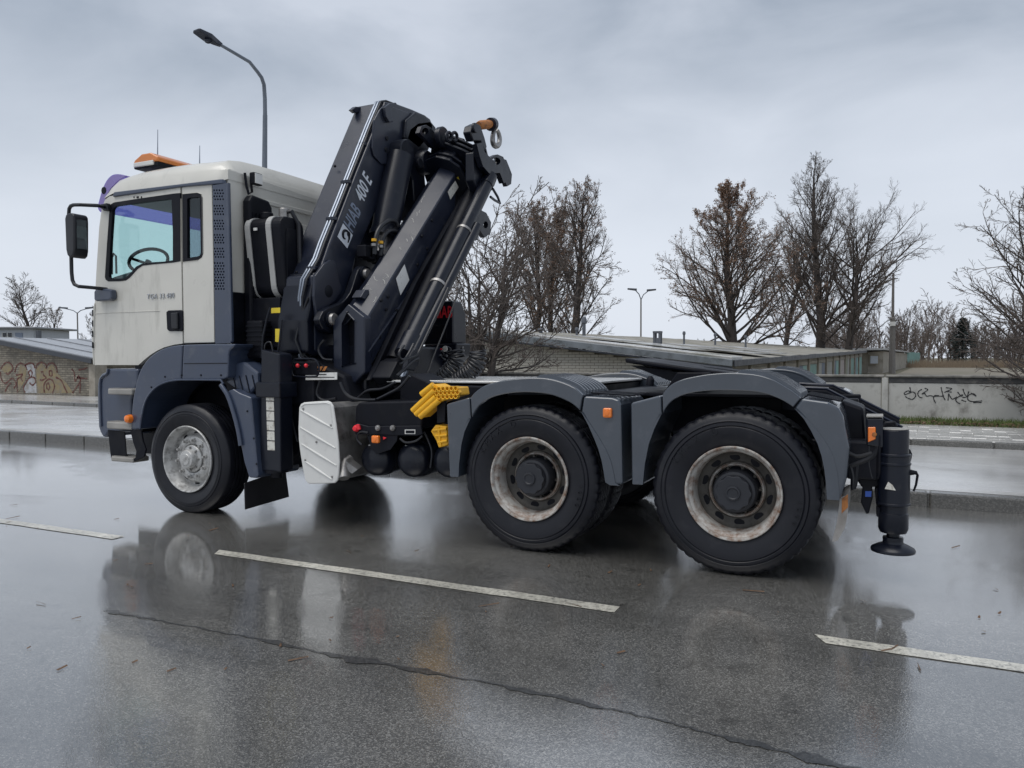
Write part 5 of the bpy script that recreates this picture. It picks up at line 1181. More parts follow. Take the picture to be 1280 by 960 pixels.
part('step_bracket', MB().extr(loopS([(134.5, 537), (155.5, 540), (157.5, 566), (159, 571), (138.5, 573)], .02), (0, .012, 0)), 'black', bevel=.003, seg=1)
part('step_bracket', MB().extr(loopS([(162.5, 538), (176, 538), (178, 551), (182, 562), (180, 571), (172, 575), (167, 577), (164.5, 575.5), (169, 572), (170, 564), (166, 553)], -.01), (0, .02, 0)), 'black', bevel=.004, seg=1)
p = S(162.2, 523.5, -.012); mk = MB().lathe([(0, -.045), (.02, -.045), (.034, -.035), (.040, -.01), (.040, .012)], p, 18); part('side_marker', mk, 'orange')

# ---------------- silencer with white plate, tanks, boxes
YS = .02
spo = [(373.5, 509.6), (375.5, 505), (379.5, 503), (394, 501.8), (409, 501), (413, 502.5), (416, 507.5), (419.5, 530), (422.5, 553), (424, 578), (423, 594), (421.5, 601), (418, 604), (402, 604.8), (387, 605), (383.5, 603.8), (381, 600), (377.5, 582), (374.6, 564), (373, 550), (372.5, 536)]
pl_ = part('silencer_plate', MB().extr(loopS(spo, YS), (0, .02, 0)), 'white', bevel=.010, seg=3); tag(pl_, 'white silencer cover plate with diagonal ribs')
for a, c in (((375.5, 512.5), (415.5, 535)), ((375, 534), (419, 560)), ((377, 555), (420.5, 582)), ((381, 576.5), (415, 599.5))):
    part('plate_rib', MB().tube([S(*a, YS-.001), S((a[0]+c[0])/2, (a[1]+c[1])/2, YS-.003), S(*c, YS-.001)], [.006, .010, .006], 8), 'white', pl_)
part('plate_rim', MB().tube(loopS([(376.5, 508), (381, 505), (408, 503.5), (412, 505), (415, 527)], YS-.001), .005, 8), 'white', pl_)
for px, py in ((379, 511), (413.5, 531.5), (395.5, 552.5), (381.5, 575), (415, 596)):
    p = S(px, py, YS-.002); part('plate_bolt', MB().lathe([(0, -.006), (.008, -.005), (.010, .0)], p, 10), 'steel', pl_)
sl = [AY(*p, YS+.022) for p in [(375, 512), (380, 505.5), (410, 503.5), (415, 510), (422, 553), (423, 590), (419, 602), (388, 603), (382, 598), (376, 560)]]
part('silencer', MB().extr(sl, (0, .62, 0)), 'steel', bevel=.03, seg=4)
ep = [AY(424, 582, .16), AY(429, 580, .12), AY(434, 586, .10), AY(436, 598, .09)]
part('exhaust_tip', MB().tube([AY(437, 575, .20), AY(431, 579, .14), AY(429, 586, .10), AY(430, 598, .07)], [.05, .05, .048, .046], 16), 'rust' if False else 'steel')
part('heat_shield', MB().extr([AY(432, 576, .09), AY(447, 587, .16), AY(440, 592, .12), AY(434, 588, .09)], (0, .06, .02)), 'steel')
# battery / air system box
YA = .16
part('battery_cover', MB().extr(loopS([(444, 508), (449, 503), (525, 501), (528, 505), (527, 533), (523, 537), (443, 537)], YA), (0, .55, 0)), 'black', bevel=.02, seg=3)
part('valve_panel', MB().extr(loopS([(441, 531), (446, 529), (460, 533), (526, 532), (528, 543), (520, 545), (462, 543), (444, 543)], YA-.02), (0, .02, 0)), 'dull', bevel=.004, seg=1)
part('bracket_plate', MB().extr(loopS([(458, 544), (497, 543), (496, 551), (488, 562), (470, 568), (464, 560)], YA-.01), (0, .01, 0)), 'dull', bevel=.003, seg=1)
for px in (472.5, 491): 
    p = S(px, 535, YA-.025); part('air_coupling', MB().lathe([(0, -.02), (.012, -.02), (.016, -.012), (.022, -.010), (.024, .004)], p, 14), 'steel')
p = S(445.5, 535.5, YA-.03); rv = part('red_tap', MB().lathe([(0, -.03), (.018, -.028), (.026, -.012), (.03, .0)], p, 12), 'red')
part('tap_lever', MB().extr(loopS([(443, 538), (445, 530.5), (448, 530.5), (450, 537)], YA-.05), (0, .02, 0)), 'red', rv, .004, 2)
p = S(480, 547.5, YA-.02); part('red_tap', MB().extr(loopS([(478.5, 546), (482.5, 547.5), (479, 550)], YA-.02), (0, .012, 0)), 'red', bevel=.002)
pl2 = part('type_plate', MB().extr(loopS([(506, 537), (519, 537), (519, 542.5), (506, 542.5)], YA-.024), (0, .003, 0)), 'sticker')
part('type_plate_face', MB().extr(loopS([(507, 538), (518, 538), (518, 541.6), (507, 541.6)], YA-.026), (0, .0015, 0)), 'dull', pl2)
for i, (px, py, r) in enumerate(((468, 574, 21.5), (514.3, 575, 22.5), (559, 576.5, 21.5))):
    yt = .24; c_ = AY(px, py, yt); rr_ = r*((c_-V(CAM)).dot(V(FW)))/F_PX
    prf = [(0, -.045), (rr_*.35, -.042), (rr_*.65, -.030), (rr_*.88, -.008), (rr_*.97, .015), (rr_, .04), (rr_, .58), (rr_*.9, .62), (0, .64)]
    at_ = part('air_tank', MB().lathe(prf, c_, 40), 'crane'); 
    part('tank_band', MB().lathe([(rr_+.001, .10), (rr_+.006, .10), (rr_+.006, .14), (rr_+.001, .14)], c_, 40), 'dull', at_)
    sp_ = AY(px-3.5 if i < 2 else px+8.5, py-15.5, yt); st_ = part('tank_sticker', MB().box(sp_.x-.022, sp_.x+.020, yt-.012 if i < 2 else yt-.02, yt+.0, sp_.z-.018, sp_.z+.018), 'sticker', at_)
# bracket, chock holder
part('chock_holder', MB().extr(loopS([(546, 505), (557, 500), (556, 528), (546, 529)], .06), (0, .02, 0)), 'dull', bevel=.003, seg=1)
part('crane_skid', MB().extr([AY(*p, .45) for p in [(500, 472), (512, 467), (542, 481), (606, 483), (606, 500), (500, 505)]], (0, .35, 0)), 'black', bevel=.01)

# ---------------- crane base, stabiliser, column
xs0, xs1 = AY(324, 520, .05).x, AY(350, 520, .05).x
sb = part('stabiliser_leg', MB().extr([(xs0, .05, .42), (xs1, .05, .42), (xs1, .05, 1.42), (xs0+.03, .05, 1.46)], (0, .16, 0)), 'crane', bevel=.012)
part('stabiliser_sleeve', MB().box(xs0-.02, xs1+.015, .03, .25, 1.05, 1.18), 'crane', sb, .01)
part('stabiliser_foot', MB().lathe([(0, .36), (.05, .36), (.05, .40), (.10, .405), (.10, .43), (0, .43)], ((xs0+xs1)/2, .13, 0), 20, 'z'), 'black', sb)
for k in range(6):
    part('reflective_tape', MB().extr(loopS([(332.3+.35*k, 489.5+12.4*k), (341.8+.25*k, 489.8+12.4*k), (342.2+.25*k, 501+12.4*k), (332.6+.35*k, 500.5+12.4*k)], .046), (0, .0035, 0)), 'tape', sb)
p0_, p1_ = AY(334, 478, .03), AY(327, 380, .12)
for pts, r in (([(327, 447), (329, 420), (334, 397), (338, 385)], .010), ([(346, 447), (350, 425), (352, 400)], .010)):
    part('guard_tube', MB().tube([AY(*p, .16) for p in pts], r, 8), 'crane')
part('yellow_tag', MB().extr(loopS([(344, 411), (350, 411), (351.5, 414), (350, 428), (344, 427)], .18), (0, .003, 0)), 'yellowt')
part('warning_plate', MB().extr(loopS([(339, 385), (350, 384.5), (350, 391), (339, 391.5)], .20), (0, .003, 0)), 'yellowt')
part('stabiliser_beam', MB().box(.72, 1.18, .30, 2.35, .97, 1.33), 'dull', bevel=.02)
part('crane_base', MB().box(.62, 1.55, .55, 1.95, 1.08, 1.50), 'crane', bevel=.03)
part('side_bracket', MB().extr([AY(*p, .34) for p in [(345, 440), (352, 380), (366, 376), (372, 440), (400, 455), (430, 470), (440, 505), (350, 590), (346, 500)]], (0, .30, 0)), 'dull', bevel=.02)
part('crane_column', MB().lathe([(.30, 1.2), (.30, 1.5), (.24, 1.6), (.22, 2.2), (.0, 2.2)], (.98, 1.15, 0), 28, 'z'), 'crane')
# lever guard and levers, sticker, vents
YL = .30
lvr = part('lever_guard', MB().tube(loopS(dens([(368, 449), (390, 448.5), (396, 452), (399, 461), (397, 469), (392, 471), (370, 470.5), (365.5, 467), (364.5, 457), (368, 449)], 3), YL-.06), .008, 8), 'crane')
part('lever_bank', MB().extr(loopS([(366, 452), (396, 451.5), (397, 469), (367, 469)], YL-.02), (0, .05, 0)), 'dull', bevel=.01)
for px in (372, 382.5):
    a = AY(px, 457, YL-.06); kb = part('lever_knob', MB().sphere(a, .018, 12, 8), 'red', lvr); part('lever', MB().tube([a, AY(px+5, 457, YL)], .006, 6), 'steel', lvr)
part('crane_sticker', MB().extr(loopS([(381.5, 466), (421, 465.5), (421, 474.5), (382, 475)], YL-.012), (0, .008, 0)), 'sticker')
part('sticker_line', MB().extr(loopS([(386, 471.2), (418, 471), (418, 472), (386, 472.2)], YL-.0135), (0, .001, 0)), 'dull')
part('sticker_line', MB().extr(loopS([(395, 467.6), (408, 467.5), (408, 468.6), (395, 468.7)], YL-.0135), (0, .001, 0)), 'dull')
for k in range(4): part('grille_bar', MB().extr(loopS([(386.5+k*5.3, 463.5), (390+k*5.3, 458), (393+k*5.3, 458), (389.8+k*5.3, 463.5)], YL-.014), (0, .006, 0)), 'rust')

# hoses hanging round the crane base
for pts, r, y in (([(352, 446), (349, 470), (351, 500), (356, 540), (352, 575)], .010, .24), ([(357, 448), (354, 480), (358, 520), (364, 560)], .012, .27), ([(362, 474), (360, 500), (366, 530), (372, 552)], .009, .25),
                  ([(400, 476), (396, 492), (404, 500), (420, 498)], .012, .28), ([(425, 478), (432, 492), (446, 499), (470, 500)], .014, .27), ([(470, 500), (486, 492), (500, 484), (512, 470)], .013, .30),
                  ([(448, 497), (460, 488), (478, 486), (494, 478)], .012, .36), ([(405, 425), (398, 436), (404, 448), (416, 450)], .012, .36), ([(330, 442), (332, 430), (338, 428), (341, 440), (340, 452)], .007, .10),
                  ([(452, 556), (446, 548), (450, 540), (460, 541)], .008, .12), ([(500, 548), (507, 553), (520, 551), (528, 545)], .009, .14), ([(530, 540), (536, 552), (540, 566), (538, 585)], .008, .20)):
    part('hose', MB().tube([AY(*p, y) for p in dens(pts, 4)], r, 8), 'hose')
for px, py in ((351, 466), (360, 476), (356, 508)):
    c_ = AY(px, py, .235); part('hose_fitting', MB().cyl(c_-V((0, 0, .02)), c_+V((0, 0, .02)), .016, 10), 'steel')
c_ = AY(353, 548, .235); part('hose_fitting', MB().cyl(c_-V((0, 0, .03)), c_+V((0, 0, .03)), .022, 12), 'strap')

# ---------------- main boom (lies across the truck, in the plane x = .78 .. 1.14)
XA, XR = .78, 1.14
def B(px, py, x=XR): return AX(px, py, x)
mbp = [(482, 127), (496, 129.5), (515, 136.5), (531, 143.5), (538, 148.5), (541, 156), (541, 166), (534, 178), (519, 191), (499, 203), (492, 216), (478, 245), (458, 290), (446, 318), (440, 345), (430, 372), (420, 388), (405, 402), (396, 400), (395, 375), (397, 348), (412, 305), (446, 217)]
mb_ = part('main_boom', MB().extr([B(*p) for p in mbp], (XA-XR, 0, 0)), 'crane', bevel=.016, seg=3); tag(mb_, 'black crane main boom')
# vertical foot of the boom below the knee
kn = [B(*p) for p in [(395, 340), (430, 345), (437, 372), (436, 400), (426, 420), (410, 440), (395, 446), (385, 440), (384, 400)]]
part('boom_foot', MB().extr([V((XR-.01, p.y, p.z)) for p in kn], (XA-XR+.03, 0, 0)), 'crane', bevel=.02, seg=3)
ff = [AX(*p, XA) for p in [(352, 345), (356, 341), (356, 440), (352, 440)]]
yk = AX(352, 350, XA).y
zk0, zk1 = AX(352, 440, XA).z, AX(352, 346, XA).z
part('boom_knee', MB().extr([(XR-.005, yk, zk1), (XR-.005, yk, zk0), (XR-.005, yk+.35, zk0-.1), (XR-.005, yk+.5, zk1+.1)], (XA-XR+.008, 0, 0)), 'crane', bevel=.025, seg=3)
part('boom_web', MB().extr([B(*p, XR-.05) for p in [(440, 350), (430, 372), (446, 318), (478, 245), (492, 216), (502, 200), (512, 205), (500, 262), (484, 310), (468, 336), (456, 352), (444, 372)]], (-.12, 0, 0)), 'craneblk', bevel=.01)
# side plates and pins at the knee (rear face)
def disc(name, px, py, x, rpx, th, mt_, par=truck, ring=False):
    c_ = B(px, py, x); r = rpx*((c_-V(CAM)).dot(V(FW)))/F_PX
    pr = [(0, th), (r*.9, th), (r, th*.8), (r, 0)] if not ring else [(r*.55, 0), (r*.55, th), (r, th), (r, 0)]
    return part(name, MB().lathe(pr, c_, 24, 'x'), mt_, par)
hp = [(394, 345), (405, 330), (413, 324.5), (419, 326), (421, 338), (424, 350), (428, 362), (420, 375), (402, 390), (396, 396), (393, 370)]
part('knee_plate', MB().extr([B(*p, XR+.03) for p in hp], (-.03, 0, 0)), 'crane', mb_, .006, 2)
ln_ = [(399, 400), (404, 389), (415, 383), (428, 378), (438, 366), (443, 352), (448, 337), (455, 332), (463, 335), (465, 344), (459, 352), (452, 366), (444, 384), (436, 395), (434, 405), (426, 416), (414, 417), (404, 411)]
lk = part('link_arm', MB().extr([B(*p, XR+.10) for p in dens(ln_+[ln_[0]], 2)[:-1]], (-.07, 0, 0)), 'crane', bevel=.008)
disc('link_pin', 413, 399, XR+.10, 7.5, .05, 'steel', lk); disc('link_pin', 455, 342.5, XR+.10, 6.5, .05, 'steel', lk)
disc('pin_ring', 413, 399, XR+.10, 10, .02, 'crane', lk); disc('pin_ring', 455, 342.5, XR+.10, 9.5, .02, 'crane', lk)
part('link_hole', MB().lathe([(0, .004), (.05, .003), (.055, 0)], B(411, 364, XR+.031), 20, 'x'), 'dull')
# head plate of the boom
hpl = [(468, 150), (475, 137), (482, 130), (512, 141), (512, 160), (504, 180), (497, 200), (492, 206), (477, 205), (468, 195), (465.5, 185)]
hd_ = part('head_plate', MB().extr([B(*p, XR+.022) for p in hpl], (-.022, 0, 0)), 'crane', mb_, .008, 2)
for px, py in ((483, 173), (482, 187), (490, 183), (495, 188), (519, 146)): disc('boom_bolt', px, py, XR+.022, 2.6, .015, 'dull', mb_)
disc('boom_pin', 503, 172, XR+.0, 10, .02, 'crane', mb_)
part('lifting_lug', MB().extr([B(*p, XR+.06) for p in [(481, 134), (488, 129), (495, 128), (497, 131), (489, 137), (490, 146), (492, 152), (487, 153), (483, 146)]], (-.035, 0, 0)), 'crane', mb_, .006, 2)
part('roof_lug', MB().extr([AX(*p, XA+.02) for p in [(435, 138), (440, 134), (450, 135), (448, 139), (440, 142)]], (.05, 0, 0)), 'crane', mb_, .006, 2)
for px, py in ((419, 208), (371, 341)): 
    c_ = AX(px, py, (XA+XR)/2-.08); part('boom_rivet', MB().sphere(c_+V((0, -.004, .002)), .014, 10, 6), 'dull', mb_)
# steel pipes running up the near face of the boom
for k, (o_, r) in enumerate(((0, .013), (.032, .013), (.060, .011))):
    x = XR-.10+o_
    pts = [B(380, 440, x-.05), B(384, 405, x-.02), B(391, 370, x), B(398, 335, x), B(410, 302, x), B(430, 254, x), B(452, 200, x), B(470, 156, x), B(477, 138, x), B(481, 129, x+.01), B(488, 126, x+.02), B(496, 130, x+.03)]
    yk_ = AX(352, 350, XA).y; pts = [V((x-.04+.0*k, yk_-.03-.012*k, B(*q_, XR).z)) for q_ in [(381, 448), (387, 420), (392, 395), (396, 372)]]+[V((x-.02, min(yk_-.02, B(398, 350, XR).y-.03), B(398, 350, XR).z))]+[V((x, p.y-.022, p.z+.010)) for p in [B(*q_, XR) for q_ in [(405, 325), (412, 305), (432, 255), (453, 201), (470, 157), (478, 138), (482, 128.5), (488, 127.5), (497, 131)]]]; part('hydraulic_pipe', MB().tube(pts, r, 8), 'pipe' if k < 2 else 'hose', mb_)
for px, py in ((398, 336), (422, 274), (440, 228), (460, 181)):
    a = B(px+2, py, XR); part('pipe_clamp', MB().box(XR-.12, XR-.02, a.y-.045, a.y-.002, a.z-.010, a.z+.022), 'crane', mb_, .004, 1)
for k in range(3):
    pts = [B(390+k*3, 372, XR-.02), B(380+k*3, 400, XR-.10), B(374+k*4, 425, XR-.12), B(382+k*5, 446, XR-.06), B(398+k*4, 455, XR)]; part('hose', MB().tube([V((p.x, p.y-.05, p.z)) for p in pts], .009, 8), 'hose', mb_)
# lettering on the rear face
d_ = (B(464, 215, XR)-B(436, 283, XR)); d_.x = 0; d_.normalize(); n_ = V((0, d_.z, -d_.y))     # along / across (to the right)
lo = B(424, 302, XR+.003)
up_ = -n_
def boom_text(s, px, py, length, height, m_, nm):
    vs, fs = text_mesh(s, 1.0, depth=.0, bold=.02); w0 = max(v.x for v in vs)-min(v.x for v in vs); h0 = max(v.y for v in vs); x00 = min(v.x for v in vs)
    o_ = B(px, py, XR+.004); q = MB(); q.add([o_+d_*((v.x-x00)*length/w0)+up_*(v.y*height/h0)+V((v.z*.0+.0, 0, 0)) for v in vs], fs); return part(nm, q, m_, mb_)
Lh = (B(461, 240, XR)-B(445, 278, XR)).length
boom_text('HIAB', 440.5, 291, (B(450, 263)-B(440.5, 291)).length*1.0, .155, 'letterg', 'lettering')
boom_text('400 E', 453.5, 255, (B(464.5, 228)-B(453.5, 255)).length*1.05, .155, 'letter', 'lettering')
o_ = B(434, 310.5, XR+.003); sq = .165
lg_ = part('logo_field', MB().extr([o_, o_+d_*sq*.95, o_+d_*sq*.95+up_*sq, o_+up_*sq], (.002, 0, 0)), 'letter', mb_)
lg2 = MB(); cc_ = o_+d_*sq*.48+up_*sq*.50+V((.004, 0, 0)); spi = []
for i in range(26):
    a = -1.0+i*.19; r = .060-.0013*i; spi.append(cc_+d_*(r*math.cos(a))+up_*(r*math.sin(a)))
lg2.tube(spi, [.004+.010*math.sin(PI*i/25) for i in range(26)], 6); lg2.sphere(cc_+d_*.045+up_*(-.03), .026, 10, 6, (.2, 1, 1)); lg2.tube([cc_+d_*.05-up_*.03, cc_+d_*.01-up_*.055, cc_-d_*.03-up_*.06], [.014, .010, .006], 6)
part('logo_emblem', lg2, 'dull', lg_)

# ---------------- jib cylinder and hoses
XC = 1.22
ca, cb_ = B(500, 196, XC), B(474, 322, XC)
cy = part('boom_cylinder', MB().cyl(ca, ca.lerp(cb_, .80), .135, 28), 'crane')
part('cylinder_collar', MB().cyl(ca.lerp(cb_, .77), ca.lerp(cb_, .815), .147, 28), 'crane', cy)
part('cylinder_rod', MB().cyl(ca.lerp(cb_, .80), cb_, .07, 20), 'steel', cy)
part('cylinder_eye', MB().lathe([(.0, .08), (.11, .08), (.12, .07), (.12, -.07), (0, -.08)], ca+V((0, .02, .05)), 24, 'x'), 'crane', cy)
for pts in ([(468, 318), (470, 296), (476, 283), (486, 276), (494, 277), (497, 283)], [(476, 320), (478, 300), (483, 291), (490, 288), (496, 290)]):
    part('hose', MB().tube([B(*p, XC+.16) for p in dens(pts, 3)], .022, 10), 'hose', cy)
for px, py in ((467.5, 300), (476, 303), (467, 306), (476, 308)): c_ = B(px, py, XC+.17); part('hose_fitting', MB().cyl(c_-V((0, 0, .012)), c_+V((0, 0, .012)), .024, 10), 'yellow' if py < 304 else 'steel', cy)
for k in range(5):
    c_ = B(455+k*6, 314+k*3, XC+.02); part('valve_block', MB().box(c_.x-.04, c_.x+.06, c_.y-.06, c_.y+.05, c_.z-.06, c_.z+.05), 'dull', cy, .008, 1)
# knuckle between main boom and outer boom
part('knuckle', MB().extr([B(*p, XC-.02) for p in [(512, 160), (522, 152), (538, 150), (546, 160), (541, 178), (534, 192), (531, 215), (533, 235), (530, 262), (522, 275), (518, 250), (516, 225), (508, 205), (506, 180)]], (-.30, 0, 0)), 'crane', bevel=.02, seg=3)
kd = disc('knuckle_hub', 526, 204, XC-.02, 15, .10, 'crane'); disc('knuckle_pin', 524, 204, XC+.08, 6, .02, 'dull', kd)
lug = [(524, 166), (527, 158), (533, 156), (539, 160), (553, 178), (549, 188), (540, 183), (531, 173)]
kl = part('knuckle_lug', MB().extr([B(*p, XC+.16) for p in lug], (-.05, 0, 0), [[B(531.5+4*math.cos(t), 164+4.4*math.sin(t), XC+.16) for t in [2*PI*j/14 for j in range(14)]]]), 'crane', bevel=.004)
part('boom_tip_box', MB().extr([B(*p, XR+.06) for p in [(508, 150), (520, 140), (532, 144), (541, 155), (541, 168), (524, 186), (506, 172)]], (-.10, 0, 0)), 'crane', bevel=.015)

# ---------------- outer boom: hexagonal tube folded down across the truck
XO0, XO1, XO2 = 1.28, 1.44, 1.60
E0 = AX(440, 383, XO1); E1 = AX(552.5, 205.6, XO1); od = (E1-E0)
ye = E0.y
hexo = [V((XO1, ye, 1.832)), V((XO2, ye, 1.722)), V((XO2, ye, 1.268)), V((XO1, ye, 1.140)), V((XO0, ye, 1.262)), V((XO0, ye, 1.690))]
def ins(h, k):
    c_ = sum(h, V((0, 0, 0)))/6; return [c_+(p-c_)*k for p in h]
def hextube(h_o, h_i, vec, mt_, nm, par=truck, bev=.010, cap_end=True):
    q = MB(); n = 6; vs = h_o+h_i+[p+vec for p in h_o]+[p+vec for p in h_i]; fs = []
    for i in range(n):
        j = (i+1) % n
        fs += [(i, j, n+j, n+i), (2*n+i, 3*n+i, 3*n+j, 2*n+j), (i, 2*n+i, 2*n+j, j), (n+i, n+j, 3*n+j, 3*n+i)]
    fs.append(tuple(3*n+i for i in range(n)))
    q.add(vs, fs); return part(nm, q, mt_, par, bev, 2)
ob = hextube(hexo, ins(hexo, .72), od*1.0, 'crane', 'outer_boom'); tag(ob, 'hexagonal black outer boom folded down')
col_ = [p+(p-sum(hexo, V((0, 0, 0)))/6)*.055+V((0, -.07, -.0)) for p in hexo]
col_ = [V((p.x, ye-.055, p.z)) for p in col_]
hole = [V((XO1-.005, 0, 1.772)), V((XO1+.075, 0, 1.70)), V((XO1+.068, 0, 1.34)), V((XO1-.062, 0, 1.315)), V((XO1-.085, 0, 1.69))]
hole = [V((p.x, ye-.055, p.z)) for p in hole]
part('end_collar', MB().extr(col_, (0, .11, .0), [hole]), 'crane', ob, .014, 3)
part('inner_tube', MB().extr([V((p.x, ye+.06, p.z)) for p in hole], od*.4, ()), 'dull', ob)
od_n = od.normalized(); on = V((0, -od_n.z, od_n.y))
part('boom_stop', MB().extr([AX(*p, XO1-.03) for p in [(439, 372), (445, 362.5), (450, 362.5), (450.5, 367), (445, 375)]], (.10, 0, 0)), 'crane', ob, .006, 2)
random.seed(14)
for k_ in range(14):
    t0_, a0_, rr_ = random.uniform(.02, .75), random.uniform(.15, .8), random.uniform(.02, .06); fn_ = (hexo[1]-hexo[0]).cross(od).normalized()
    if fn_.z < 0: fn_ = -fn_
    cen_ = hexo[0].lerp(hexo[1], a0_)+od*t0_; ua, ub = (hexo[1]-hexo[0]).normalized(), od_n; st0 = random.uniform(0, 6)
    part('scratch', MB().tube([cen_+(ua*math.cos(st0+j*.3)+ub*math.sin(st0+j*.3)*1.6)*rr_+fn_*.001 for j in range(5)], .0022, 4), 'tape', ob)
# side face furniture (plane x = XO2)
def OB(px, py, dx=.0): return AX(px, py, XO2+dx)
part('white_diamond', MB().extr([OB(*p, .003) for p in [(505.5, 330.5), (511.5, 350), (500.5, 369), (495, 348.5)]], (.002, 0, 0)), 'sticker', ob)
part('warning_label', MB().extr([OB(*p, .003) for p in [(559.5, 240), (569, 226), (573, 234), (563, 249.5)]], (.002, 0, 0)), 'yellowt' if False else 'tape', ob)
part('yellow_triangle', MB().extr([OB(*p, .003) for p in [(571, 222.5), (575.5, 218), (577.5, 227)]], (.002, 0, 0)), 'yellowt', ob)
for px, py in ((539.5, 275.5), (527, 295), (533.5, 311), (521.5, 331), (476, 375.5), (484.5, 371), (482, 387), (509, 366.5), (515, 360), (495, 388), (474, 421)):
    c_ = OB(px, py, .0); part('boom_bolt', MB().lathe([(0, .016), (.014, .014), (.017, 0)], c_, 8, 'x'), 'dull', ob)
part('boom_edge_rail', MB().tube([OB(460, 440, .004), OB(500, 383, .004), OB(580, 262, .004)], .010, 6), 'crane', ob)
# extension stages and rams carried on the rear side
lowo = V((0, 0, 0))
q0, q1 = AX(492, 452, 1.70), AX(592, 240, 1.70)
part('extension_ram', MB().cyl(q0, q1, .085, 20), 'black', ob)
part('boom_side_plate', MB().extr([AX(*p, 1.66) for p in [(462, 476), (498, 474), (545, 372), (606, 238), (588, 232), (520, 352)]], (-.05, 0, 0)), 'black', ob, .01, 1)
r0_, r1_ = AX(512, 428, 1.86), AX(613, 220, 1.86)
rm = part('ram_tube', MB().cyl(r0_, r1_, .072, 22), 'crane', ob)
for t_ in (.02, .30, .62, .93): part('ram_band', MB().cyl(r0_.lerp(r1_, t_), r0_.lerp(r1_, t_+.012), .078, 22), 'steel' if t_ in (.30, .62) else 'crane', rm)
part('ram_head', MB().cyl(r0_.lerp(r1_, -.06), r0_.lerp(r1_, .03), .086, 20), 'crane', rm)
s0_, s1_ = AX(512, 452, 1.93), AX(596, 282, 1.93)
r2 = part('ram_tube', MB().cyl(s0_, s1_, .046, 20), 'crane', ob)
part('ram_rod', MB().cyl(AX(503, 472, 1.90), s0_, .028, 12), 'pipe', r2)
part('ram_rod', MB().cyl(AX(497, 458, 1.78), AX(508, 433, 1.80), .03, 12), 'dull', rm)
part('ram_clevis', MB().extr([AX(*p, 1.98) for p in [(512, 448), (520, 434), (526, 438), (524, 455), (518, 464), (509, 462)]], (-.06, 0, 0)), 'crane', bevel=.01)
for pts, r in (([(505, 432), (499, 440), (500, 448), (506, 449), (512, 440), (517, 430)], .012), ([(512, 470), (508, 480), (515, 474), (526, 477), (536, 463), (541, 448), (560, 400), (575, 360)], .008), ([(500, 455), (510, 448), (520, 444), (528, 430), (560, 360)], .011), ([(496, 470), (505, 462), (515, 452), (523, 448)], .014)):
    part('hose', MB().tube([AX(*p, 1.98) for p in dens(pts, 3)], r, 8), 'hose')
part('pin_plate', MB().extr([AX(*p, 1.84) for p in [(487, 472), (497, 452), (508, 446), (512, 456), (504, 470), (494, 482)]], (-.2, 0, 0)), 'dull', bevel=.012)
# tip: stacked flange plates perpendicular to the boom
tipc = E1
def flange(dist, pts, th, nm='tip_flange', sc=1.0):
    o_ = E0+od_n*((E1-E0).length+dist)
    lp_ = [o_+V((a*sc, 0, 0))+on*(b*sc) for a, b in pts]; 
    return part(nm, MB().extr(lp_, od_n*th), 'crane', ob, .005, 1)
fl1 = [(-.22, -.05), (-.14, .10), (.0, .13), (.14, .07), (.22, -.02), (.26, -.22), (.30, -.44), (.22, -.55), (.0, -.58), (-.18, -.50), (-.24, -.25)]
fl2 = [(-.20, .02), (-.12, .15), (.04, .16), (.20, .06), (.28, .0), (.36, .02), (.42, -.08), (.40, -.22), (.46, -.34), (.40, -.42), (.28, -.42), (.18, -.52), (-.1, -.52), (-.22, -.25)]
flange(-.06, fl1, .03); flange(.03, fl1, .025, sc=.94); flange(.14, fl2, .03); flange(.22, fl2, .03, sc=.95); flange(.30, fl2, .025, sc=.90)
part('tip_core', MB().extr([E0+od_n*((E1-E0).length-.05)+V((a, 0, 0))+on*b for a, b in [(-.14, .06), (.0, .10), (.13, .04), (.14, -.35), (.0, -.48), (-.14, -.38)]], od_n*.46), 'crane', ob, .015, 2)
# big eye plate at the tip
ey = [(596, 180), (603, 178), (606, 190), (613, 197), (622, 193), (629, 196), (633, 206), (636, 214), (635, 226), (630, 229), (625, 216), (612, 217), (604, 208), (600, 196)]
xt = 1.90
part('eye_plate', MB().extr([AX(*p, xt) for p in ey], (-.06, 0, 0), [[AX(620.5+5.2*math.cos(t), 201.5+4.8*math.sin(t), xt) for t in [2*PI*j/16 for j in range(16)]]]), 'crane', ob, .006, 2)
part('eye_plate', MB().extr([AX(p[0]+4, p[1]+4, xt-.18) for p in ey], (-.05, 0, 0), [[AX(624.5+5.2*math.cos(t), 205.5+4.8*math.sin(t), xt-.18) for t in [2*PI*j/16 for j in range(16)]]]), 'crane', ob, .006, 2)
part('tip_gusset', MB().extr([AX(*p, xt-.08) for p in [(592, 190), (600, 195), (607, 214), (617, 222), (610, 232), (598, 240), (592, 225)]], (-.10, 0, 0)), 'crane', ob, .012, 2)
0 and part('tip_box', MB().extr([AX(*p, 1.72) for p in [(552, 192), (562, 176), (580, 178), (594, 174), (604, 186), (606, 205), (590, 210), (578, 200), (566, 196), (556, 200)]], (-.35, 0, 0)), 'crane', ob, .02, 2)
for px, py in ((561, 171), (568, 171)):
    rg = [AX(px+3.3*math.cos(t), py+5.5*math.sin(t), 1.55) for t in [2*PI*j/16 for j in range(16)]]; part('lifting_eye', MB().tube(rg, .018, 8, closed=True), 'crane', ob)
part('tip_lug', MB().lathe([(0, .03), (.10, .03), (.11, .02), (.11, -.03), (0, -.03)], AX(553, 172, 1.45), 20, 'x'), 'crane', ob)
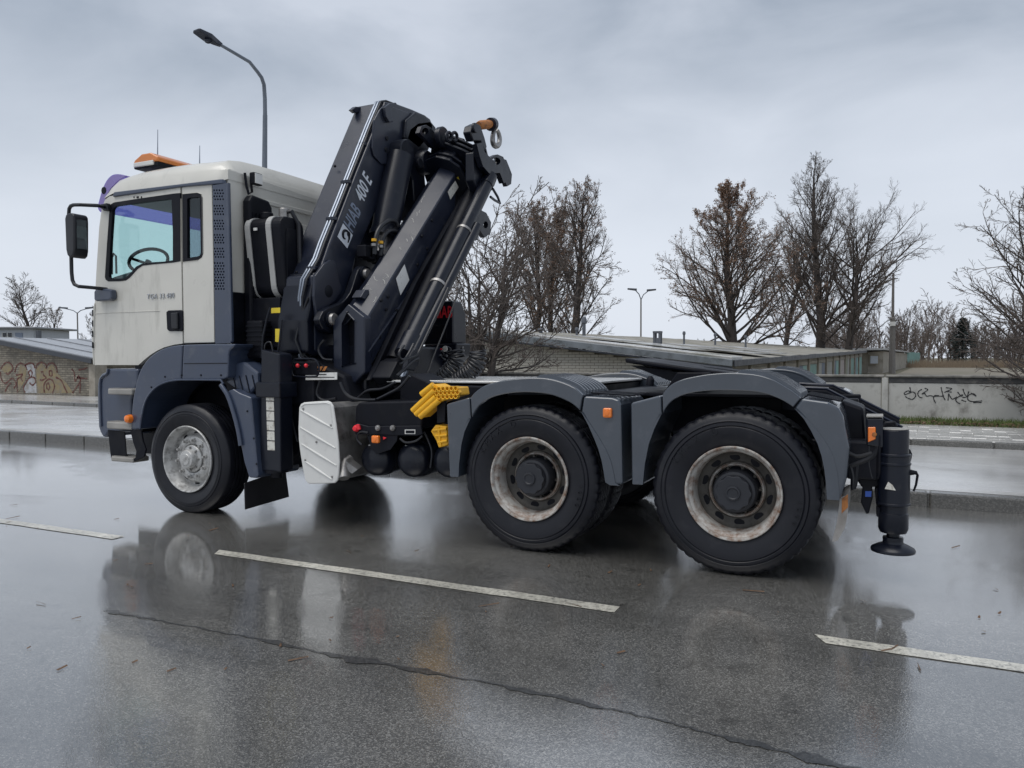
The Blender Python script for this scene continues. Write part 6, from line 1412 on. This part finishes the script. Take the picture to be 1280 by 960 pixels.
part('cylinder_lug', MB().extr([AX(*p, 1.90) for p in [(600, 262), (608, 266), (614, 278), (613, 292), (606, 297), (600, 288), (597, 300), (590, 302), (588, 292), (596, 272)]], (-.05, 0, 0), [[AX(607+3*math.cos(t), 281+4.5*math.sin(t), 1.90) for t in [2*PI*j/12 for j in range(12)]]]), 'crane', ob, .005, 2)
part('guide_hook', MB().tube([AX(*p, 1.9) for p in [(616, 236), (622, 246), (625, 254), (618, 250), (613, 246)]], .014, 8), 'crane', ob)
# hook and swivel on the boom tip
hx = 1.82
sw_ = part('hook_bracket', MB().extr([AX(*p, hx) for p in [(588, 165), (590, 157), (596, 154), (601, 157), (606, 172), (609, 184), (606, 188), (601, 176), (592, 176)]], (-.09, 0, 0)), 'crane', bevel=.01)
disc('bracket_boss', 592, 160, hx+.0, 6, .03, 'crane', sw_)
part('hook_swivel', MB().tube([AX(598, 156.5, hx-.04), AX(601, 156.2, hx-.04), AX(610, 155.5, hx-.04), AX(613, 155, hx-.04)], [.036, .048, .048, .036], 16), 'rust', sw_)
part('swivel_plate', MB().cyl(AX(613, 155.5, hx-.04), AX(616, 155.3, hx-.04), .07, 16), 'crane', sw_)
hk = dens([(616, 152), (618, 160), (616, 170), (616, 178), (619, 182.5), (623, 181), (624.5, 174), (623, 166), (620.5, 162)], 4); nh = len(hk)
part('hook', MB().tube([AX(*p, hx-.04) for p in hk], [.020+.010*math.sin(PI*i/(nh-1)) for i in range(nh)], 10), 'steel', sw_)

# ---------------- control station with red lettering on the far side, suzi coils
bx0, bx1, by0, by1 = 1.12, 1.64, 1.90, 2.18
zb_0, zb_1 = AY(560, 430, by0).z, AY(560, 376, by0).z
bs = part('control_box', MB().extr([(bx1, by0, zb_0), (bx1, by1, zb_0), (bx1, by1, zb_1-.12), (bx1, by1-.10, zb_1), (bx1, by0, zb_1)], (bx0-bx1, 0, 0)), 'crane', bevel=.02, seg=3)
q = MB(); a_ = AY(541, 397.5, by0-.003); c_ = AY(565.5, 397.5, by0-.003); wl_ = (c_.x-a_.x)
vs, fs = text_mesh('HIAB', 1.0, depth=.001, bold=.02); w0 = max(v.x for v in vs); h0 = max(v.y for v in vs); hh_ = AY(553, 383, by0).z-AY(553, 397.5, by0).z
q.add([V((a_.x+v.x*wl_/w0, by0-.006-v.z, a_.z+v.y*hh_/h0)) for v in vs], fs); part('lettering', q, 'red', bs)
part('control_recess', MB().extr([AY(*p, by0-.002) for p in [(541, 411), (543, 406), (557, 406), (559, 410), (558, 424), (538, 424)]], (0, .02, 0)), 'black', bs, .004, 1)
part('valve_cabinet', MB().extr([AY(*p, by0-.05) for p in [(531, 430), (571, 429), (570, 445), (556, 461), (524, 462), (522, 450)]], (0, .3, 0)), 'crane', bevel=.015)
for px in (541.5, 551): part('blue_tap', MB().lathe([(0, -.02), (.012, -.02), (.02, 0)], AY(px, 447, by0-.055), 10), 'bluep')
part('red_lever', MB().tube([AY(540, 434, by0-.09), AY(553, 437, by0-.09)], .010, 8), 'red')
part('hose_tag', MB().lathe([(0, -.004), (.028, 0), (.028, .006)], AY(556, 436, 1.4), 14), 'tape')
def coil(path, R, r, turns, y):
    pts = [AY(*p, y) for p in dens(path, 4)]; n = turns*14; out_ = []; seg = [0]
    for i in range(1, len(pts)): seg.append(seg[-1]+(pts[i]-pts[i-1]).length)
    for i in range(n+1):
        s_ = seg[-1]*i/n; k_ = max(j for j in range(len(seg)) if seg[j] <= s_+1e-9); k_ = min(k_, len(pts)-2); t = (s_-seg[k_])/max(1e-6, seg[k_+1]-seg[k_]); p = pts[k_].lerp(pts[k_+1], t); tg = (pts[k_+1]-pts[k_]).normalized(); u = tg.cross(V((0, 1, 0))).normalized(); w_ = V((0, 1, 0)); a = 2*PI*turns*i/n
        out_.append(p+(u*math.cos(a)+w_*math.sin(a))*R)
    return part('coiled_hose', MB().tube(out_, r, 6), 'hose')
coil([(569, 436), (571, 448), (566, 459), (558, 467), (551, 475)], .072, .0105, 11, 1.30)
coil([(597, 438), (597, 450), (592, 461), (583, 469), (571, 477)], .072, .0105, 12, 1.20)
coil([(560, 434), (556, 440), (553, 448)], .03, .012, 3, 1.5)

# ---------------- fifth wheel, rear ramps, rear stabiliser
Y5 = 1.25
f5 = MB(); tp5 = [AY(785, 448.5, Y5-.45), AY(925, 470, Y5-.45)]
x5a, x5b = AY(787, 449, .95).x, AY(928, 470, .95).x; z5a, z5b = AY(787, 447.5, .95).z, AY(928, 467, .95).z
outl = [(x5a, -.42), (x5a+.10, -.47), (x5a+.55, -.47), (x5b-.1, -.42), (x5b, -.25), (x5b, -.14), (x5b-.35, -.05), (x5b-.35, .05), (x5b, .14), (x5b, .25), (x5b-.1, .42), (x5a+.55, .47), (x5a+.10, .47), (x5a, .42)]
def z5(x): return z5a+(z5b-z5a)*(x-x5a)/(x5b-x5a)
fw_ = part('fifth_wheel', MB().extr([V((x, Y5+y, z5(x)-.035)) for x, y in outl], (0, 0, .035)), 'black', bevel=.012)
part('fifth_wheel_skirt', MB().extr([V((x5a+.05+(.9 if False else 0), Y5-.44, z5(x5a)-.06)), V((x5b-.25, Y5-.42, z5(x5b-.25)-.05)), V((x5b-.35, Y5-.42, z5(x5b)-.12)), V((x5a+.42, Y5-.42, z5(x5a+.4)-.22)), V((x5a+.36, Y5-.42, z5(x5a)-.10))], (0, .84, 0)), 'black', fw_, .012)
for y in (-.48, .42): part('pedestal', MB().extr([(x5a+.30, Y5+y, 1.09), (x5a+.80, Y5+y, 1.09), (x5a+.66, Y5+y, 1.27), (x5a+.42, Y5+y, 1.27)], (0, .06, 0)), 'black', fw_, .01)
part('mounting_plate', MB().box(3.64, 5.0, .66, 1.84, 1.092, 1.12), 'black', bevel=.006)
part('grease_cylinder', MB().tube([AY(812, 482, .7), AY(813, 474, .7), AY(813, 470, .7)], [.03, .03, .012], 12), 'black')
for y0 in (.80, 1.58):
    a = [AY(1030, 484, .85), AY(1085, 493, .85), AY(1133, 526, .85)]
    rr = part('guide_ramp', MB().extr([(4.95, y0, 1.16), (5.25, y0, 1.15), (5.72, y0, .90), (5.72, y0, .82), (5.2, y0, .98), (4.95, y0, 1.0)], (0, .14, 0)), 'black', bevel=.01)
    part('ramp_edge', MB().tube([(5.0, y0+.01, 1.168), (5.25, y0+.01, 1.158), (5.72, y0+.01, .908)], .010, 6), 'crane', rr)
part('ramp_plate', MB().extr([(5.05, .95, 1.135), (5.05, 1.58, 1.135), (5.22, 1.58, 1.13), (5.22, .95, 1.13)], (0, 0, .012)), 'alu')
part('rear_cross_beam', MB().box(5.40, 5.58, .25, 2.25, .62, .86), 'black', bevel=.015)
part('rear_plate', MB().extr([AY(*p, .42) for p in [(1052, 500), (1080, 510), (1084, 560), (1078, 600), (1060, 590), (1052, 560)]], (0, .4, 0)), 'black', bevel=.02)
xL, yL_ = 5.664, .30
zt_ = AY(1117, 536, yL_).z; zf_ = AY(1117, 690, yL_).z
def zpx(py): return AY(1117, py, yL_).z
lprof = [(r_*.93, z_) for r_, z_ in [(0, zt_), (.080, zt_), (.087, zt_-.008), (.087, zpx(566)), (.097, zpx(567)), (.097, zpx(628)), (.084, zpx(630)), (.084, zpx(640)), (.090, zpx(641)), (.091, zpx(660)), (.080, zpx(665)), (.040, zpx(666.5)), (.038, zpx(677)), (0, zpx(677))]]
leg = part('rear_stabiliser', MB().lathe(lprof, (xL, yL_, 0), 36, 'z'), 'crane')
part('stabiliser_top', MB().lathe([(0, zt_+.004), (.079, zt_+.003), (.080, zt_-.001)], (xL, yL_, 0), 30, 'z'), 'step', leg)
part('stabiliser_foot', MB().lathe([(0, zpx(675)), (.055, zpx(675)), (.060, zpx(678.5)), (.085, zpx(680.5)), (.121, zpx(684.5)), (.126, zpx(686.5)), (.124, zpx(689)), (0, zpx(689))], (xL, yL_, 0), 36, 'z'), 'crane', leg)
part('foot_ring', MB().lathe([(.03, zpx(670)), (.058, zpx(671)), (.058, zpx(675.5)), (.03, zpx(676))], (xL, yL_, 0), 30, 'z'), 'crane', leg)
for py in (567, 578, 628): part('leg_band', MB().lathe([(.088, zpx(py-1)), (.095, zpx(py)), (.095, zpx(py+2)), (.088, zpx(py+3))], (xL, yL_, 0), 36, 'z'), 'crane', leg)
part('leg_pipe', MB().tube([AY(1120, 533, .27), AY(1118, 528.5, .27), AY(1108, 529, .27), AY(1101.5, 533, .26), AY(1099.5, 545, .25), AY(1099, 590, .25), AY(1097, 598, .26)], .012, 8), 'black', leg)
part('leg_label', MB().extr([V((xL-.02+dx, yL_-.0925, zpx(606)+dz)) for dx, dz in ((-.03, -.015), (.03, -.02), (.012, .012), (-.012, .03))], (0, .003, 0)), 'tape', leg)
part('leg_handle', MB().tube([AY(1132, 591, .3), AY(1138, 590.5, .3), AY(1145, 591, .3), AY(1147, 594, .3), AY(1145, 606, .3), AY(1142, 614, .3)], [.020, .018, .012, .008, .007, .006], 8), 'black', leg)
part('leg_ear', MB().extr([AY(*p, .42) for p in [(1130, 560), (1138, 562), (1140.5, 568), (1139, 576), (1133, 584), (1130, 582)]], (0, .05, 0)), 'black', leg, .012)
part('leg_bracket', MB().extr([AY(*p, .30) for p in [(1072, 602), (1074, 597), (1105, 596), (1105, 608), (1078, 610)]], (0, .10, 0)), 'black', bevel=.01)
for pts, wd in (([(1078, 608), (1090, 606), (1091, 622), (1086, 642), (1083, 643), (1076, 628)], .08), ([(1093, 610), (1104, 608), (1105, 625), (1100, 640), (1096, 640)], .08)):
    part('lock_cylinder', MB().extr([AY(*p, .30) for p in pts], (0, wd, 0)), 'dull', bevel=.02, seg=3)
part('blue_band', MB().extr([AY(*p, .295) for p in [(1081.5, 614), (1089.5, 614), (1089, 621), (1081.5, 621)]], (0, .003, 0)), 'bluep')
part('lock_elbow', MB().tube([AY(1098, 634, .28), AY(1098, 644, .28), AY(1104, 647, .28)], .013, 8), 'dull')
# rear lamp box with amber marker
lb2 = part('lamp_box', MB().extr([AY(*p, .24) for p in [(1083, 523), (1104, 523), (1104, 560), (1083, 556)]], (0, .18, 0)), 'crane', bevel=.008)
part('lamp_box_top', MB().extr([AY(1083, 521.5, .235), AY(1104, 521.5, .235), AY(1104, 521.5, .235)+V((0, .2, 0)), AY(1083, 521.5, .235)+V((0, .2, 0))], (0, 0, .008)), 'step', lb2)
part('amber_marker', MB().extr([AY(*p, .234) for p in [(1085, 534), (1094.5, 534), (1094.5, 549), (1085, 553)]], (0, .006, 0)), 'orange', lb2, .003, 1)
part('marker_cap', MB().lathe([(0, -.006), (.012, -.005), (.014, .002)], AY(1093, 543, .232), 12), 'red' if False else 'rust', lb2)
for pts, r in (([(1098, 548), (1096, 562), (1088, 572), (1074, 578), (1064, 582)], .018), ([(1086, 557), (1086, 580), (1090, 598)], .012), ([(1062, 580), (1066, 595), (1066, 612), (1070, 600), (1072, 580)], .014), ([(1055, 560), (1070, 570), (1090, 566)], .016)):
    part('hose', MB().tube([AY(*p, .26) for p in dens(pts, 3)], r, 8), 'hose')
# rear mud flap
fxs = [AX(1058, 600, 5.45), AX(1060, 625, 5.42), AX(1055, 655, 5.36), AX(1044, 676, 5.28)]
part('rear_flap', MB().extr([AY(*p, .03) for p in [(1050, 622), (1060, 618), (1060, 640), (1056, 660), (1047, 676), (1040, 677), (1046, 655)]], (0, .40, 0)), 'plasticflap')
part('flap_edge', MB().extr([AY(*p, .026) for p in [(1052.5, 623), (1060, 618), (1060, 634), (1052, 642)]], (0, .003, 0)), 'rust')

# ================================================================== loose things on the truck: wheel chocks
def chock(name, label, origin_px, y, body, comb0, ux_px, cell, nx, nyy):
    o_ = AY(*origin_px, y); t = thing(name, label, 'wheel chock', o_, 'yellow wheel chocks')
    return t
ct1 = thing('wheel_chock', 'yellow ribbed plastic wheel chock with honeycomb face, upper of the two', 'wheel chock', AY(545, 505, .06), 'yellow wheel chocks')
yc = .02
obj('body', MB().extr(loopS([(513, 511), (541, 485), (543, 479.5), (551, 483.5), (573, 484), (574.5, 494), (556, 500), (546, 504), (524.5, 523), (521, 519), (517, 518)], yc), (0, .16, 0)), M['yellow'], ct1, .008, 2)
for a, c in (((516, 513.5), (543, 488)), ((520, 518), (545, 496)), ((525, 521), (549, 500)), ((527, 493), (542, 481))):
    obj('ridge', MB().tube([S(*a, yc-.004), S(*c, yc-.004)], .024, 10), M['yellow'], ct1)
for i in range(6):
    for j in range(3):
        px, py = 544.5+i*5.2+(2.4 if j % 2 else 0), 486.5+j*5.0+i*-.2
        obj('honeycomb_cell', MB().lathe([(.013, .02), (.013, -.014), (.019, -.016), (.020, .02)], S(px, py, yc-.004), 6, smooth=False), M['yellow'], ct1)
ct2 = thing('wheel_chock', 'yellow plastic wheel chock hanging behind the mudguard, lower of the two', 'wheel chock', AY(550, 545, .06), 'yellow wheel chocks')
obj('body', MB().extr(loopS([(538, 539), (544, 531), (558, 533), (560, 556), (548, 560), (545, 551)], .06), (0, .12, 0)), M['yellow'], ct2, .01, 2)
for a, c in (((541, 538), (558, 536)), ((545, 545), (559, 544)), ((548, 553), (559, 551)), ((548, 534), (551, 558))):
    obj('ridge', MB().tube([S(*a, .057), S(*c, .057)], .010, 8), M['yellow'], ct2)
